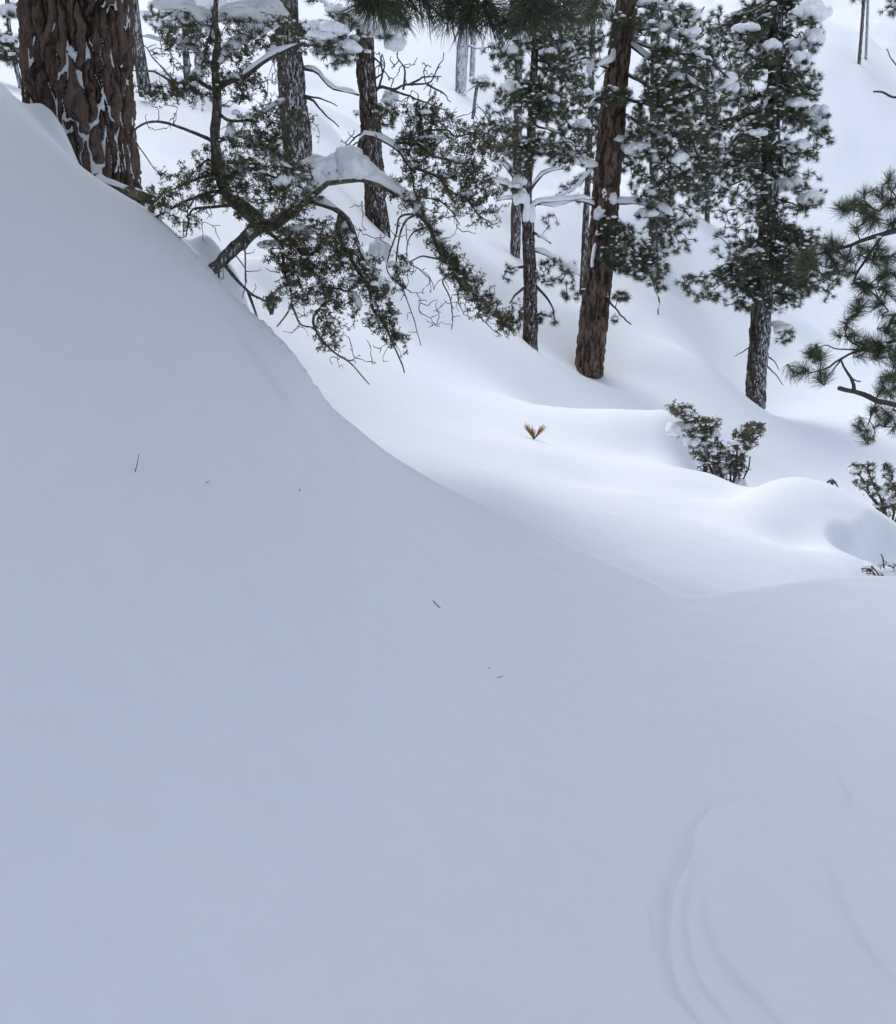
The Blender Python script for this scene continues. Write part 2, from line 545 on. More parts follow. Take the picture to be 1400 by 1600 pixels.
ctrl = [P(*c) for c in FIELD]
def at_az(px, Y, z):
    p = P(px, 700, Y)
    return np.array([p[0], Y, z])
ctrl += [at_az(950, 11.8, -2.2), at_az(1040, 11.5, -2.45), at_az(1120, 9.6, -2.75), at_az(1080, 10.5, -2.5), at_az(870, 12, -1.95),
         at_az(1230, 9, -2.7), at_az(1350, 9, -3.0), at_az(1420, 8.5, -3.2), at_az(1150, 8.2, -2.5),
         at_az(1500, 5.0, -2.3), at_az(1600, 9, -3.4), at_az(1700, 18, -4.2)]
for x in (-70, -30, 0, 30, 70):
    ctrl += [np.array([x, 75, 21 - 0.06 * x]), np.array([x, 150, 55 - 0.08 * x])]
ctrl += [np.array(c) for c in ((-25, 20, 8.0), (-18, 8, 4.5), (35, 25, -5.5), (25, 5, -6), (-12, -15, 1.0), (12, -15, -4), (0, 1, -2.4), (-6, 2, -0.6), (5, 1, -3), (-30, -60, 4), (30, -60, -8), (-70, 0, 20), (70, 0, -14))]
ctrl = np.array(ctrl)

def tps_fit(c, lam):
    n = len(c)
    d = np.linalg.norm(c[:, None, :2] - c[None, :, :2], axis=2)
    K = np.where(d > 0, d ** 2 * np.log(d + 1e-12), 0) + lam * np.eye(n)
    A = np.hstack([np.ones((n, 1)), c[:, :2]])
    M = np.block([[K, A], [A.T, np.zeros((3, 3))]])
    s = np.linalg.solve(M, np.concatenate([c[:, 2], np.zeros(3)]))
    return s[:n], s[n:]
TW, TA = tps_fit(ctrl, 0.02)

def field(x, y):
    out = np.empty(len(x))
    for k in range(0, len(x), 60000):
        X = np.stack([x[k:k + 60000], y[k:k + 60000]], 1)
        d2 = ((X[:, None, :] - ctrl[None, :, :2]) ** 2).sum(2)
        out[k:k + 60000] = (0.5 * d2 * np.log(d2 + 1e-12)) @ TW + TA[0] + X @ TA[1:]
    return out

# small snow heaps and hollows: (pixel, metres ahead, radius in pixels, height in metres)
HEAPS = [
         (418, 452, 8.2, 26, 0.16), (445, 470, 8.0, 22, 0.08), (575, 375, 12.0, 32, 0.35), (600, 400, 11.5, 40, 0.25),
         (1045, 683, 8.7, 22, 0.10), (1285, 735, 11.0, 40, 0.35), (1010, 330, 25, 40, 0.5), (1170, 690, 9.2, 30, 0.2),
         (1120, 715, 8.6, 18, -0.25), (1240, 838, 5.9, 34, -0.07), (1060, 800, 6.1, 45, -0.05), (480, 160, 19, 40, 0.5), (240, 130, 17, 60, 0.5)]

CUTS = [(1395, 872, 5.85, 78, 0.42, 1.0), (1330, 858, 5.85, 52, 0.16, 1.0), (1400, 835, 6.05, 62, 0.2, 1.0), (1158, 740, 8.2, 52, 0.5, 0.9)]
BANK_HEAPS = [(78, 232, 6.8, 18, 0.2), (104, 240, 6.76, 16, 0.18), (325, 385, 6.0, 20, 0.26), (350, 390, 5.98, 18, 0.24), (378, 386, 6.0, 16, 0.36), (300, 352, 6.15, 18, 0.18)]

def ray_bank(px, py):
    d = P(px, py, 1.0)
    a = math.degrees(math.atan2(d[0], d[1]))
    h = math.hypot(d[0], d[1])
    rho = np.linspace(0.9, 6.5, 1500)
    zb = near_bank(np.full_like(rho, a), rho)
    hit = np.where(zb >= d[2] / h * rho)[0]
    r = rho[hit[0]] if len(hit) else 6.5
    return np.array([d[0] / h * r, d[1] / h * r])

CRACKS = [([(1165, 1245), (1150, 1255), (1105, 1265), (1098, 1280), (1080, 1300), (1078, 1340), (1052, 1385), (1045, 1430), (1045, 1500), (1060, 1550), (1080, 1580), (1110, 1612)], 0.018, 0.006),
          ([(1085, 1350), (1075, 1400), (1072, 1460), (1090, 1530), (1120, 1570), (1150, 1610)], 0.012, 0.008),
          ([(1100, 1400), (1110, 1470), (1150, 1530), (1200, 1580), (1230, 1612)], 0.017, 0.012),
          ([(1290, 1340), (1320, 1420), (1360, 1490), (1410, 1550)], 0.014, 0.014),
          ([(1312, 1205), (1318, 1230), (1332, 1255), (1310, 1268)], 0.013, 0.006),
          ([(1010, 1410), (1022, 1450), (1026, 1490)], 0.008, 0.007),
          ([(1085, 1010), (1030, 1050), (985, 1095), (930, 1150)], 0.006, 0.018),
          ([(440, 690), (475, 705), (505, 730)], 0.012, 0.03),
          ([(345, 475), (385, 535), (420, 585), (465, 655)], 0.03, 0.05)]
CRACKW = [(np.array([ray_bank(*q) for q in smooth_line(np.array(c, float), 24)]), h, wd) for c, h, wd in CRACKS]

def ground(x, y):
    a = np.degrees(np.arctan2(x, y))
    rho = np.hypot(x, y)
    N = near_bank(a, rho)
    G = field(x, y)
    for px, py, Y, rp, h in HEAPS:
        c = P(px, py, Y)
        s = rp * pxm(Y)
        G = G + h * np.exp(-0.5 * ((x - c[0]) ** 2 + ((y - c[1]) * 0.8) ** 2) / s ** 2)
    for px, py, Y, rp, h, sq in CUTS:
        c = P(px, py, Y)
        s = rp * pxm(Y)
        r_ = np.hypot(x - c[0], (y - c[1]) * sq) / s
        r_ = r_ + 0.35 * (vnoise(np.stack([x, y, 0 * x], 1) * 5.0, 51) - .5)
        t_ = np.clip((1.0 - r_) / 0.75, 0, 1)
        G = G - h * t_ * t_ * (3 - 2 * t_)
    # the hollow behind the near rim lies under the rim
    G = np.where(rho < 3.0, np.minimum(G, N - 0.3), G)
    k = np.interp(rho, [3, 6, 20], [0.03, 0.04, 0.2])
    hh = np.clip(0.5 + 0.5 * (N - G) / k, 0, 1)
    z = G + (N - G) * hh + k * hh * (1 - hh)
    for px, py, Y, rp, h in BANK_HEAPS:
        c = P(px, py, Y)
        s = rp * pxm(Y)
        z = z + h * np.exp(-0.5 * ((x - c[0]) ** 2 + (y - c[1]) ** 2) / s ** 2)
    return z, hh

def build_ground():
    A = np.concatenate([np.arange(-180, -34, 2.0), np.arange(-33, 33.01, 0.1), np.arange(34, 180, 2.0)])
    R = [0.05, 0.2, 0.35, 0.5, 0.65, 0.8, 0.9]
    def go(to, f):
        while R[-1] < to:
            R.append(R[-1] * f)
    go(2.9, 1.0042); go(8, 1.005); go(30, 1.012); go(200, 1.03)
    R = np.array(R)
    aa, rr = np.meshgrid(np.radians(A), R)
    x, y = (rr * np.sin(aa)).ravel(), (rr * np.cos(aa)).ravel()
    z, hh = ground(x, y)
    # drift texture: long soft undulation, small wind ripple, grain
    rho = np.hypot(x, y)
    p = np.stack([x, y, z], 1)
    amp = np.interp(rho, [1, 4, 10, 25, 50], [0.018, 0.05, 0.16, 0.6, 1.3])
    z = z + amp * (vnoise(np.stack([x, y, 0 * x], 1) / np.interp(rho, [1, 5, 20, 60], [0.55, 1.1, 3.0, 7.0])[:, None], 3) - 0.5) * np.where(hh > 0.5, 0.45, 1)
    near = rho < 9
    z[near] += 0.006 * (vnoise(p[near] * np.array([7, 13, 7]), 5) - 0.5) + 0.0018 * (vnoise(p[near] * 45, 6) - 0.5)
    z[~near] += 0.02 * (vnoise(p[~near] * 2.5, 8) - 0.5)
    fr = rho > 11
    pf = np.stack([x[fr], y[fr], 0 * x[fr]], 1)
    z[fr] += np.interp(rho[fr], [11, 16, 60], [0, .28, .7]) * np.clip(vnoise(pf * 0.75, 14) - 0.6, 0, 1) * vnoise(pf * 0.13, 15) * 2
    # crumbly rim
    rim = (rho > 4.7) & (rho < 5.6) & (x < -0.5) & (x > -1.6) & (hh > 0.1)
    z[rim] += 0.03 * (np.clip(vnoise(p[rim] * 22, 9) - 0.55, 0, 1)) * 2
    # small steps where the crust has cracked
    box = np.where((rho < 6.2) & (y > 0) & (np.abs(aa.ravel()) < 0.6))[0]
    for line, h, wd in CRACKW:
        q = np.stack([x[box], y[box]], 1)
        lo, hi = line.min(0) - 0.5, line.max(0) + 0.5
        b = box[(q > lo).all(1) & (q < hi).all(1)]
        q = np.stack([x[b], y[b]], 1)
        best = np.full(len(b), 9.0)
        sgn = np.zeros(len(b))
        tt = np.zeros(len(b))
        for i in range(len(line) - 1):
            s = line[i + 1] - line[i]
            L2 = s @ s
            t = np.clip(((q - line[i]) @ s) / L2, 0, 1)
            dv = q - line[i] - t[:, None] * s
            d = np.hypot(dv[:, 0], dv[:, 1])
            m = d < best
            best[m] = d[m]
            sgn[m] = np.sign(s[0] * dv[m, 1] - s[1] * dv[m, 0])
            tt[m] = (i + t[m]) / (len(line) - 1)
        sdist = best * sgn
        fade = np.sin(np.clip(tt, 0, 1) * math.pi) ** 0.5
        step = np.tanh(sdist / wd)
        z[b] += h * np.tanh(sdist / (wd * 0.6)) * np.exp(-best / (wd * 9)) * fade * 0.55
    v = np.stack([x, y, z], 1)
    nr, na = len(R), len(A)
    i, j = np.meshgrid(np.arange(nr - 1), np.arange(na), indexing='ij')
    j2 = (j + 1) % na
    quads = np.stack([i * na + j, i * na + j2, (i + 1) * na + j2, (i + 1) * na + j], -1).reshape(-1, 4)[:, ::-1]
    mb = MB()
    mb.add(v, None, quads)
    o = mb.build('snow_ground', M_SNOW, kind='structure')
    o['label'] = 'smooth deep snow covering the bank, gully and far slope'
    return o
build_ground()

def gz(x, y):
    return float(ground(np.array([float(x)]), np.array([float(y)]))[0][0])

# ------------------------------------------------------------------ trees
def root_empty(name, label, cat, loc, group=None):
    o = bpy.data.objects.new(name, None)
    o.empty_display_size = 0.2
    COL.objects.link(o)
    o.location = loc
    o['label'] = label
    o['category'] = cat
    if group:
        o['group'] = group
    return o

class Tree:
    """a thing whose branches are parts and whose leaves, twigs and snow are their sub-parts"""
    def __init__(self, name, label, cat, trunk, trunk_mat, Y, group=None, widths=None, dy=None, ns=14, rough=0.12, sink=0.5, snow_trunk=None):
        self.Y = Y
        n = len(trunk)
        dy = dy or [0] * n
        pts = np.array([P(px, py, Y + d) for (px, py), d in zip(trunk, dy)])
        self.tp = trunk
        r = np.array([wv * 0.5 * pxm(Y) for wv in widths])
        base = pts[0].copy()
        d0 = (pts[0] - pts[1]) / np.linalg.norm(pts[0] - pts[1])
        pts = np.vstack([pts[0] + d0 * sink, pts])
        r = np.concatenate([[r[0] * 1.12], r])
        m = max(24, int(np.linalg.norm(np.diff(pts, axis=0), axis=1).sum() / (r.mean() * 0.7)))
        m = min(m, 160)
        self.line = smooth_line(np.hstack([pts, r[:, None]]), m)
        self.base = base
        self.root = root_empty(name, label, cat, base, group)
        mb = MB()
        big = widths[0] > 20 and Y > 10
        if big:
            self.line = smooth_line(np.hstack([pts, r[:, None]]), 220)
        tube(mb, self.line[:, :3], self.line[:, 3], 56 if big else ns, rough=rough, seed=int(base[1] * 10) & 255, fissure=0.2 if big else 0)
        self.trunk = mb.build('trunk', trunk_mat, self.root, base)
        self.limbs = []
    def trunk_at(self, py):
        ys = [q[1] for q in self.tp]
        xs = [q[0] for q in self.tp]
        o = np.argsort(ys)
        px = np.interp(py, np.array(ys)[o], np.array(xs)[o])
        w_ = P(px, py, self.Y)
        k = np.argmin(np.abs(self.line[:, 2] - w_[2]) + 0.3 * np.abs(self.line[:, 0] - w_[0]))
        return self.line[k, :3].copy()
    def limb(self, pts, w0, w1, dy=0.0, wig=0.03, start=None, n=None, snow=None, mat_=None, sag=0):
        """pts pixels; widths in pixels; dy metres gained in depth at the tip. snow = (height px, half width px, cover)"""
        k = len(pts)
        y0 = self.Y if start is None else start[1]
        c = np.array([P(px, py, y0 + dy * i / max(k - 1, 1)) for i, (px, py) in enumerate(pts)])
        if start is not None:
            c[0] = start
        return self.limb3(c, w0 * .5 * pxm(self.Y), w1 * .5 * pxm(self.Y), wig, n, snow, mat_)
    def limb3(self, c, r0, r1, wig=0.03, n=None, snow=None, mat_=None):
        c = np.asarray(c, float)
        L = np.linalg.norm(np.diff(c, axis=0), axis=1).sum()
        n = n or int(np.clip(L / max(r0 * 2.5, 0.012 * self.Y / 5), 6, 60))
        line = smooth_line(c, n)
        s = np.linspace(0, 1, n)
        ph = rng.uniform(0, 50, 3)
        off = np.stack([vnoise(np.stack([s * 9 * max(L, .5) + p_, s * 0, s * 0], 1), int(p_)) - 0.5 for p_ in ph], 1)
        line = line + off * 2 * wig * L ** 0.5 * np.sin(np.clip(s * 1.3, 0, 1) * math.pi / 1.0 * 0.5)[:, None]
        r = r0 + (r1 - r0) * s ** 0.8
        self.limbs.append(dict(line=line, r=r, snow=snow, mat=mat_, twigs=[], tips=[], dots=[], lumps=[]))
        return self.limbs[-1]
    def nodes(self):
        P_, own = [], []
        for i, l in enumerate(self.limbs):
            s = l['line'][max(1, len(l['line']) // 6):]
            P_.append(s)
            own += [i] * len(s)
        return np.vstack(P_), own
    def fill(self, pts, twig_r, bend=0.18, maxlen=None, tips_per=1, droop=0.0, only=None):
        """grow a twig to each point from the nearest wood already there; record leaf-bearing tips"""
        pts = np.asarray(pts)
        if not len(self.limbs) or not len(pts):
            return
        N, own = self.nodes()
        if only is not None:
            k = [i for i, o_ in enumerate(own) if o_ in only]
            N, own = N[k], [own[i] for i in k]
        cap = len(N) + 5 * len(pts)
        buf = np.empty((cap, 3))
        buf[:len(N)] = N
        m = len(N)
        own = list(own)
        d0 = np.array([np.min(((N - p) ** 2).sum(1)) for p in pts])
        for p in pts[np.argsort(d0)]:
            d = ((buf[:m] - p) ** 2).sum(1)
            j = int(np.argmin(d))
            L = math.sqrt(d[j])
            if maxlen and L > maxlen:
                continue
            a = buf[j]
            if L < 1e-4:
                continue
            k = 5
            s = np.linspace(0, 1, k)[:, None]
            perp = rng.normal(size=3) * L * bend
            line = a + (p - a) * s + perp * np.sin(s * math.pi) + np.array([0, 0, droop * L]) * (s * (1 - s)) * 4
            line[1:-1] += rng.normal(size=(k - 2, 3)) * L * 0.04
            buf[m:m + k - 1] = line[1:]
            own += [own[j]] * (k - 1)
            m += k - 1
            l = self.limbs[own[j]]
            l['twigs'].append((line, twig_r))
            for t in range(tips_per):
                f = 1 - 0.75 * t / max(tips_per, 1)
                i = min(int(f * (k - 1) + 0.5), k - 1)
                q = line[i] if t == 0 else line[max(i - 1, 0)] + (line[i] - line[max(i - 1, 0)]) * rng.uniform()
                dv = line[i] - line[max(i - 1, 0)]
                dv = dv / max(np.linalg.norm(dv), 1e-6)
                if t:
                    dv = dv * 0.4 + rng.normal(size=3) * 0.6
                    q = q + rng.normal(size=3) * twig_r * 4.5
                l['tips'].append((q, dv))
    def finish(self, protos, size, leaf_mat, wood_mat, leaf_name='needles', snow_dot=0.0, dot=(0.02, 0.04), updir=0.3, twig_snow=None, twig_ns=4, branch_name='branch', tuft_objects=None, ns=7):
        o0 = self.base
        for li, l in enumerate(self.limbs):
            mb = MB()
            tube(mb, l['line'], l['r'], ns, rough=0.18, seed=li)
            for line, tr in l['twigs']:
                tube(mb, line, np.linspace(tr, tr * 0.55, len(line)), twig_ns, cap=False)
            br = mb.build(branch_name, l['mat'] or wood_mat, self.root, o0)
            if l.get('skirt') and len(l['tips']) > 3:
                l['tips'] = l['tips'] + l['skirt']
            if l['tips']:
                pos = np.array([t[0] for t in l['tips']])
                dr = np.array([t[1] for t in l['tips']]) + np.array([0, 0, updir])
                sc = size * rng.uniform(0.7, 1.2, len(pos))
                if tuft_objects:
                    R = rot_to(dr, rng.uniform(0, 6.28, len(pos)))
                    for k in range(len(pos)):
                        t = bpy.data.objects.new('needle_tuft', tuft_objects[k % len(tuft_objects)])
                        COL.objects.link(t)
                        t.parent = br
                        M = Matrix([[*(R[k][i] * sc[k]), (pos[k] - o0)[i]] for i in range(3)] + [[0, 0, 0, 1]])
                        t.matrix_local = M
                else:
                    fb = MB()
                    scatter(fb, protos, pos, dr, sc)
                    fb.build(leaf_name, leaf_mat, br, o0, 'stuff', smooth=False)
            sb = MB()
            if l['snow']:
                cov_ = l['snow'][2]
                h, wd, cov = l['snow']
                snow_along(sb, l['line'], l['r'], h * pxm(self.Y), wd * pxm(self.Y), cov, li + 1)
            if twig_snow:
                for line, tr in l['twigs']:
                    if rng.uniform() < twig_snow[0]:
                        ln = smooth_line(line, 9)
                        snow_along(sb, ln, np.full(9, tr), twig_snow[1], twig_snow[2], 1.0, int(rng.integers(99)), 6)
            if l['tips'] and snow_dot > 0:
                for q, dv in l['tips']:
                    if rng.uniform() < snow_dot:
                        s = rng.uniform(*dot)
                        if rng.uniform() < 0.12:
                            s *= 1.9
                        lump(sb, q + np.array([0, 0, size * 0.3]) + dv * size * 0.12, s * rng.uniform(.9, 1.6), s * rng.uniform(.9, 1.6), s * 0.8, int(rng.integers(999)), 1, 0.3, 0.5)
            for (c, rx, ry, rz, sd_) in l['lumps']:
                r_ = np.random.default_rng(sd_)
                for q in range(9):
                    a_, d_ = r_.uniform(0, 6.28), math.sqrt(r_.uniform(0, 1)) * 0.72
                    f_ = (1 - 0.45 * d_) * r_.uniform(.5, .72)
                    off = np.array([math.cos(a_) * d_ * rx, math.sin(a_) * d_ * ry, -0.75 * d_ ** 2 * rz + rz * .12])
                    lump(sb, c + off, rx * f_, ry * f_, rz * f_ * 1.15, int(r_.integers(999)), 3, 0.3, 0.75)
            if not sb.empty():
                sb.build('snow_load', M_CAP, br, o0, 'stuff')
    def snow_lump(self, px, py, rx, rz, dY=0.0, ry=None):
        """a pillow of snow on the nearest branch"""
        c = P(px, py, self.Y + dY)
        m = pxm(self.Y + dY)
        best = min(range(len(self.limbs)), key=lambda i: np.min(((self.limbs[i]['line'] - c) ** 2).sum(1)))
        ln = self.limbs[best]['line']
        g = ln[np.argmin(((ln - c) ** 2).sum(1))]
        k_ = min(1.0, 0.6 * rx * m / max(np.linalg.norm(g - c), 1e-6))
        c = c + (g - c) * (1 - k_) * 0.75 + np.array([0, 0, 0.25 * rz * m])
        for _ in range(7):
            a_ = rng.uniform(0, 6.28)
            self.limbs[best].setdefault('skirt', []).append((c + np.array([math.cos(a_) * rx * m * .8, math.sin(a_) * rx * m * .7, -rz * m * rng.uniform(.2, .75)]), np.array([math.cos(a_), math.sin(a_), -.1])))
        self.limbs[best]['lumps'].append((c, rx * m, (ry or rx * 0.8) * m, rz * m, int(rng.integers(999))))

def zone_pts(cx, cy, rx, ry, n, Y, dY=0.0, dz=None, ang=0.0, hollow=0.0):
    """n points in an ellipse of the crown, spread in depth"""
    out = []
    dz = (min(rx, ry * 1.5) * pxm(Y) * 0.8) if dz is None else dz
    ca, sa = math.cos(math.radians(ang)), math.sin(math.radians(ang))
    for _ in range(n):
        r = math.sqrt(rng.uniform(hollow, 1))
        t = rng.uniform(0, 6.283)
        u, v = r * math.cos(t) * rx, r * math.sin(t) * ry
        out.append(P(cx + u * ca - v * sa, cy + u * sa + v * ca, Y + dY + rng.uniform(-1, 1) * dz * math.sqrt(max(0.05, 1 - r * r * 0.8))))
    return np.array(out)

def pine_zone(T, cx, cy, rx, ry, n, nl, dY=0.0, dz=None, rise=(5, 45), snow=(4, 3.5, 0.8), w=(4, 1.5), ang=0.0, hollow=0.0, dens=2.4):
    """limbs from the trunk into a zone of the crown, then tufts round them"""
    snow = (min(snow[0] * .6, 4.5), min(snow[1] * .55, 3.5), snow[2] * .6)
    n = int(n * dens)
    nl = int(nl * 1.35 + .5)
    tips = zone_pts(cx, cy, rx * 0.85, ry * 0.85, nl, T.Y, dY, dz, ang, 0.35)
    ids = []
    for p in tips:
        # pixel row of that tip
        v = p
        fz = v[1] * CP - v[2] * SP
        py = 800 - F * (v[1] * SP + v[2] * CP) / fz
        s = T.trunk_at(py - rng.uniform(*rise))
        mid = s + (p - s) * 0.5 + np.array([0, 0, rng.uniform(-0.02, 0.10) * np.linalg.norm(p - s)])
        m2 = s + (p - s) * 0.8 + np.array([0, 0, rng.uniform(-0.06, 0.02) * np.linalg.norm(p - s)])
        T.limb3([s, mid, m2, p], w[0] * .5 * pxm(T.Y), w[1] * .5 * pxm(T.Y), 0.04, None, snow)
        ids.append(len(T.limbs) - 1)
    nb = int(n * 0.68)
    bp_ = []
    for _ in range(nb):
        ln = T.limbs[ids[int(rng.integers(len(ids)))]]['line']
        f = rng.uniform(.3, 1.0)
        q = ln[int(f * (len(ln) - 1))]
        bp_.append(q + rng.normal(size=3) * np.array([1, 1, .45]) * 10 * pxm(T.Y) * (0.5 + 0.7 * f) + np.array([0, 0, -3 * pxm(T.Y)]))
    T.fill(np.vstack([zone_pts(cx, cy, rx, ry, n - nb, T.Y, dY, dz, ang, hollow), np.array(bp_)]), 0.7 * pxm(T.Y), 0.15, None, 1, 0.0, only=ids)

# --- the old pine at the upper left: bark plates as relief, snow packed in its furrows
def old_pine():
    Y = 7.3
    base = P(128, 262, Y)
    root = root_empty('old_pine_tree', 'thick old pine with deeply furrowed brown bark, on the bank at upper left', 'tree', base)
    top = P(117, -60, Y)
    m = pxm(Y)
    na, nh = 420, 520
    H0, H1 = base[2] - 0.9, top[2] + 0.3
    hs_ = np.linspace(0, 1, nh)
    z = H0 + (H1 - H0) * hs_
    t = (z - base[2]) / (top[2] - base[2])
    cx = base[0] + (top[0] - base[0]) * t
    rad = (78 + 5 * np.exp(-np.maximum(t, -0.2) * 8)) * m * (1 - 0.015 * t)
    th = np.linspace(0, 2 * math.pi, na, endpoint=False)
    TH, Z = np.meshgrid(th, z)
    R = rad[:, None] * np.ones_like(TH)
    # furrows: distance between the two nearest plate centres, plates tall and narrow, in unrolled bark coordinates
    U = TH * rad.mean()
    W = Z - H0
    wob = np.stack([U.ravel() * 5, W.ravel() * 3.2, 0 * U.ravel()], 1)
    U2 = U + 0.15 * (vnoise(wob, 21).reshape(U.shape) - 0.5) + 0.05 * (vnoise(wob * 4, 22).reshape(U.shape) - 0.5)
    W2 = W + 0.3 * (vnoise(wob, 23).reshape(U.shape) - 0.5)
    per = 2 * math.pi * rad.mean()
    ncol = 30
    pts = []
    for c in range(ncol):
        y = rng.uniform(-0.3, 0)
        while y < H1 - H0 + 0.3:
            pts.append(((c + rng.uniform(0.15, 0.85)) * per / ncol, y))
            y += rng.uniform(0.18, 0.6)
    pts = np.array(pts)
    pts = np.vstack([pts, pts + [per, 0], pts - [per, 0]])
    st = 0.15
    q = np.stack([U2.ravel(), W2.ravel() * st], 1)
    f1 = np.full(len(q), 9.0); f2 = np.full(len(q), 9.0); idx = np.zeros(len(q), int)
    for k, (a, b) in enumerate(pts):
        d = np.hypot(q[:, 0] - a, q[:, 1] - b * st)
        m1 = d < f1
        f2 = np.where(m1, f1, np.minimum(f2, d))
        f1 = np.where(m1, d, f1)
        idx[m1] = k
    edge = (f2 - f1).reshape(U.shape)
    plate = np.clip(edge / 0.019, 0, 1) ** 0.7
    tone = rng.uniform(0, 1, len(pts))[idx].reshape(U.shape)
    pp = np.stack([U.ravel() * 30, W.ravel() * 12, 0 * U.ravel()], 1)
    fine = (vnoise(pp, 31) - 0.5 + 0.7 * (vnoise(pp * 2.7, 32) - 0.5)).reshape(U.shape)
    fl = vnoise(np.stack([U.ravel() * 22, W.ravel() * 9, 0 * U.ravel()], 1) + 1.5 * (vnoise(pp * 1.3, 33) - .5)[:, None], 34).reshape(U.shape) * 5
    flake = np.floor(fl) + np.clip((fl - np.floor(fl)) * 5, 0, 1)
    Rb = R - 0.05 * (1 - plate) + 0.016 * fine + 0.016 * (tone - 0.5) + 0.007 * (flake - 2.5) * plate
    cxx = cx[:, None]
    def grid(rr):
        return np.stack([cxx + rr * np.sin(TH), base[1] - rr * np.cos(TH), Z + 0.01 * fine], -1).reshape(-1, 3)
    i, j = np.meshgrid(np.arange(nh - 1), np.arange(na), indexing='ij')
    j2 = (j + 1) % na
    quads = np.stack([i * na + j, i * na + j2, (i + 1) * na + j2, (i + 1) * na + j], -1).reshape(-1, 4)
    mb = MB()
    mb.add(grid(Rb), None, quads, np.clip(tone * 0.35 + plate * 0.45 + 0.06 * (flake - 2.5) + .1, 0, 1).ravel())
    tr = mb.build('trunk', M_BIGBARK, root, base)
    # snow packed into the deeper furrows
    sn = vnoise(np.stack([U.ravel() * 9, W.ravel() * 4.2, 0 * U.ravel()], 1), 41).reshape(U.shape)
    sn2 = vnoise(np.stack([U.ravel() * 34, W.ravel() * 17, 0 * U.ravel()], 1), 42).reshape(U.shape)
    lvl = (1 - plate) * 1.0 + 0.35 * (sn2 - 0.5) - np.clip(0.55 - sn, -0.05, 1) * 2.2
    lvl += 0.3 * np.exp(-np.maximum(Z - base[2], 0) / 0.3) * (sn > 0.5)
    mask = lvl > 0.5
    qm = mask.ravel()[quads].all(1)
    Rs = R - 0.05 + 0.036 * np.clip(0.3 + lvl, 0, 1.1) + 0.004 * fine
    used = np.unique(quads[qm])
    mp = np.full(na * nh, -1); mp[used] = np.arange(len(used))
    sb = MB()
    sb.add(grid(Rs)[used], None, mp[quads[qm]])
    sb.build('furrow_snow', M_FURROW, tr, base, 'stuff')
    # crown, mostly above the picture
    T = object.__new__(Tree)
    T.Y, T.base, T.root, T.limbs = Y, base, root, []
    # the long bough that hangs into the top of the picture
    T2 = object.__new__(Tree)
    T2.Y, T2.base, T2.root, T2.limbs = 6.0, base, root, []
    z0 = P(120, -420, Y)
    up = [z0, P(330, -330, 6.7), P(540, -190, 6.2), P(690, -90, 6.0), P(800, -20, 5.9), P(850, 10, 5.9)]
    T2.limb3(up, 0.055, 0.012, 0.02, 40)
    T2.limb3([P(600, -150, 6.1), P(605, -70, 6.0), P(590, -10, 5.9)], 0.014, 0.006, 0.02)
    T2.limb3([P(690, -90, 6.0), P(705, -30, 5.95), P(735, 25, 5.9)], 0.014, 0.006, 0.02)
    T2.limb3([P(760, -50, 5.95), P(860, -40, 6.1), P(930, -10, 6.2)], 0.014, 0.006, 0.02)
    tips = [(575, 10), (600, -5), (625, 5), (640, -20), (585, -30), (660, -8), (690, -10), (715, 0), (735, 28), (755, 12), (700, 18), (775, 22),
            (800, 0), (815, 25), (780, -25), (850, 12), (880, -5), (905, 5), (935, -5), (870, -30), (830, -25), (555, -20), (740, -30), (650, -45), (610, -50), (930, -40), (960, -20), (585, 8), (615, 20), (650, 15), (672, 12), (705, 28), (725, 32), (765, 38), (790, 35), (742, 40), (690, 25), (820, 5), (840, 30), (870, 18), (895, 28), (920, 22), (600, 30), (560, 5), (630, 30), (680, -30), (570, -40), (805, 40)]
    T2.fill([P(a, b, 5.95 + rng.uniform(-.2, .2)) for a, b in tips], 0.006, 0.12)
    near_m = []
    for k, (pv, pf) in enumerate(TUFT_NEAR):
        nb = MB()
        nb.add(pv, pf, None, 0.25 + 0.25 * k)
        near_m.append(nb.mesh('needle_tuft', M_NEEDLEN, smooth=False))
    T2.finish(None, 0.19, None, M_TWIG, tuft_objects=near_m, updir=-0.55, branch_name='bough')
    # upper trunk and limbs
    ub = MB()
    zt = np.linspace(H1 - 0.05, 16, 40)
    tube(ub, np.stack([np.interp(zt, [H1, 16], [cx[-1], cx[-1] - 0.3]), np.full(40, base[1]), zt], 1), np.linspace(rad[-1] * 0.99, 0.12, 40), 24, rough=0.08)
    ub.build('upper_trunk', M_BIGBARK, root, base)
    pts = []
    for k in range(34):
        h = 4.2 + 11 * (k / 34)
        L = rng.uniform(3.2, 4.6) * (1 - 0.45 * (k / 34))
        a = k * 2.4 + rng.uniform(-.3, .3)
        L *= 0.55 if math.cos(a - .8) > 0 else 1.0  # boughs shortened on this side to keep light on the snow field
        s = np.array([cx[-1] - 0.1, base[1], h])
        d = np.array([math.cos(a), math.sin(a), 0])
        T.limb3([s, s + d * L * .5 + [0, 0, 0.2], s + d * L + [0, 0, -0.3]], 0.06, 0.015, 0.03, 10)
        for q in range(36):
            f = rng.uniform(0.25, 1.05)
            pts.append(s + d * L * f + np.array([-d[1], d[0], 0]) * rng.uniform(-1, 1) * L * 0.32 + np.array([0, 0, rng.uniform(-.35, .25)]))
    # low boughs added out of view to shade the near bank
    lo = []
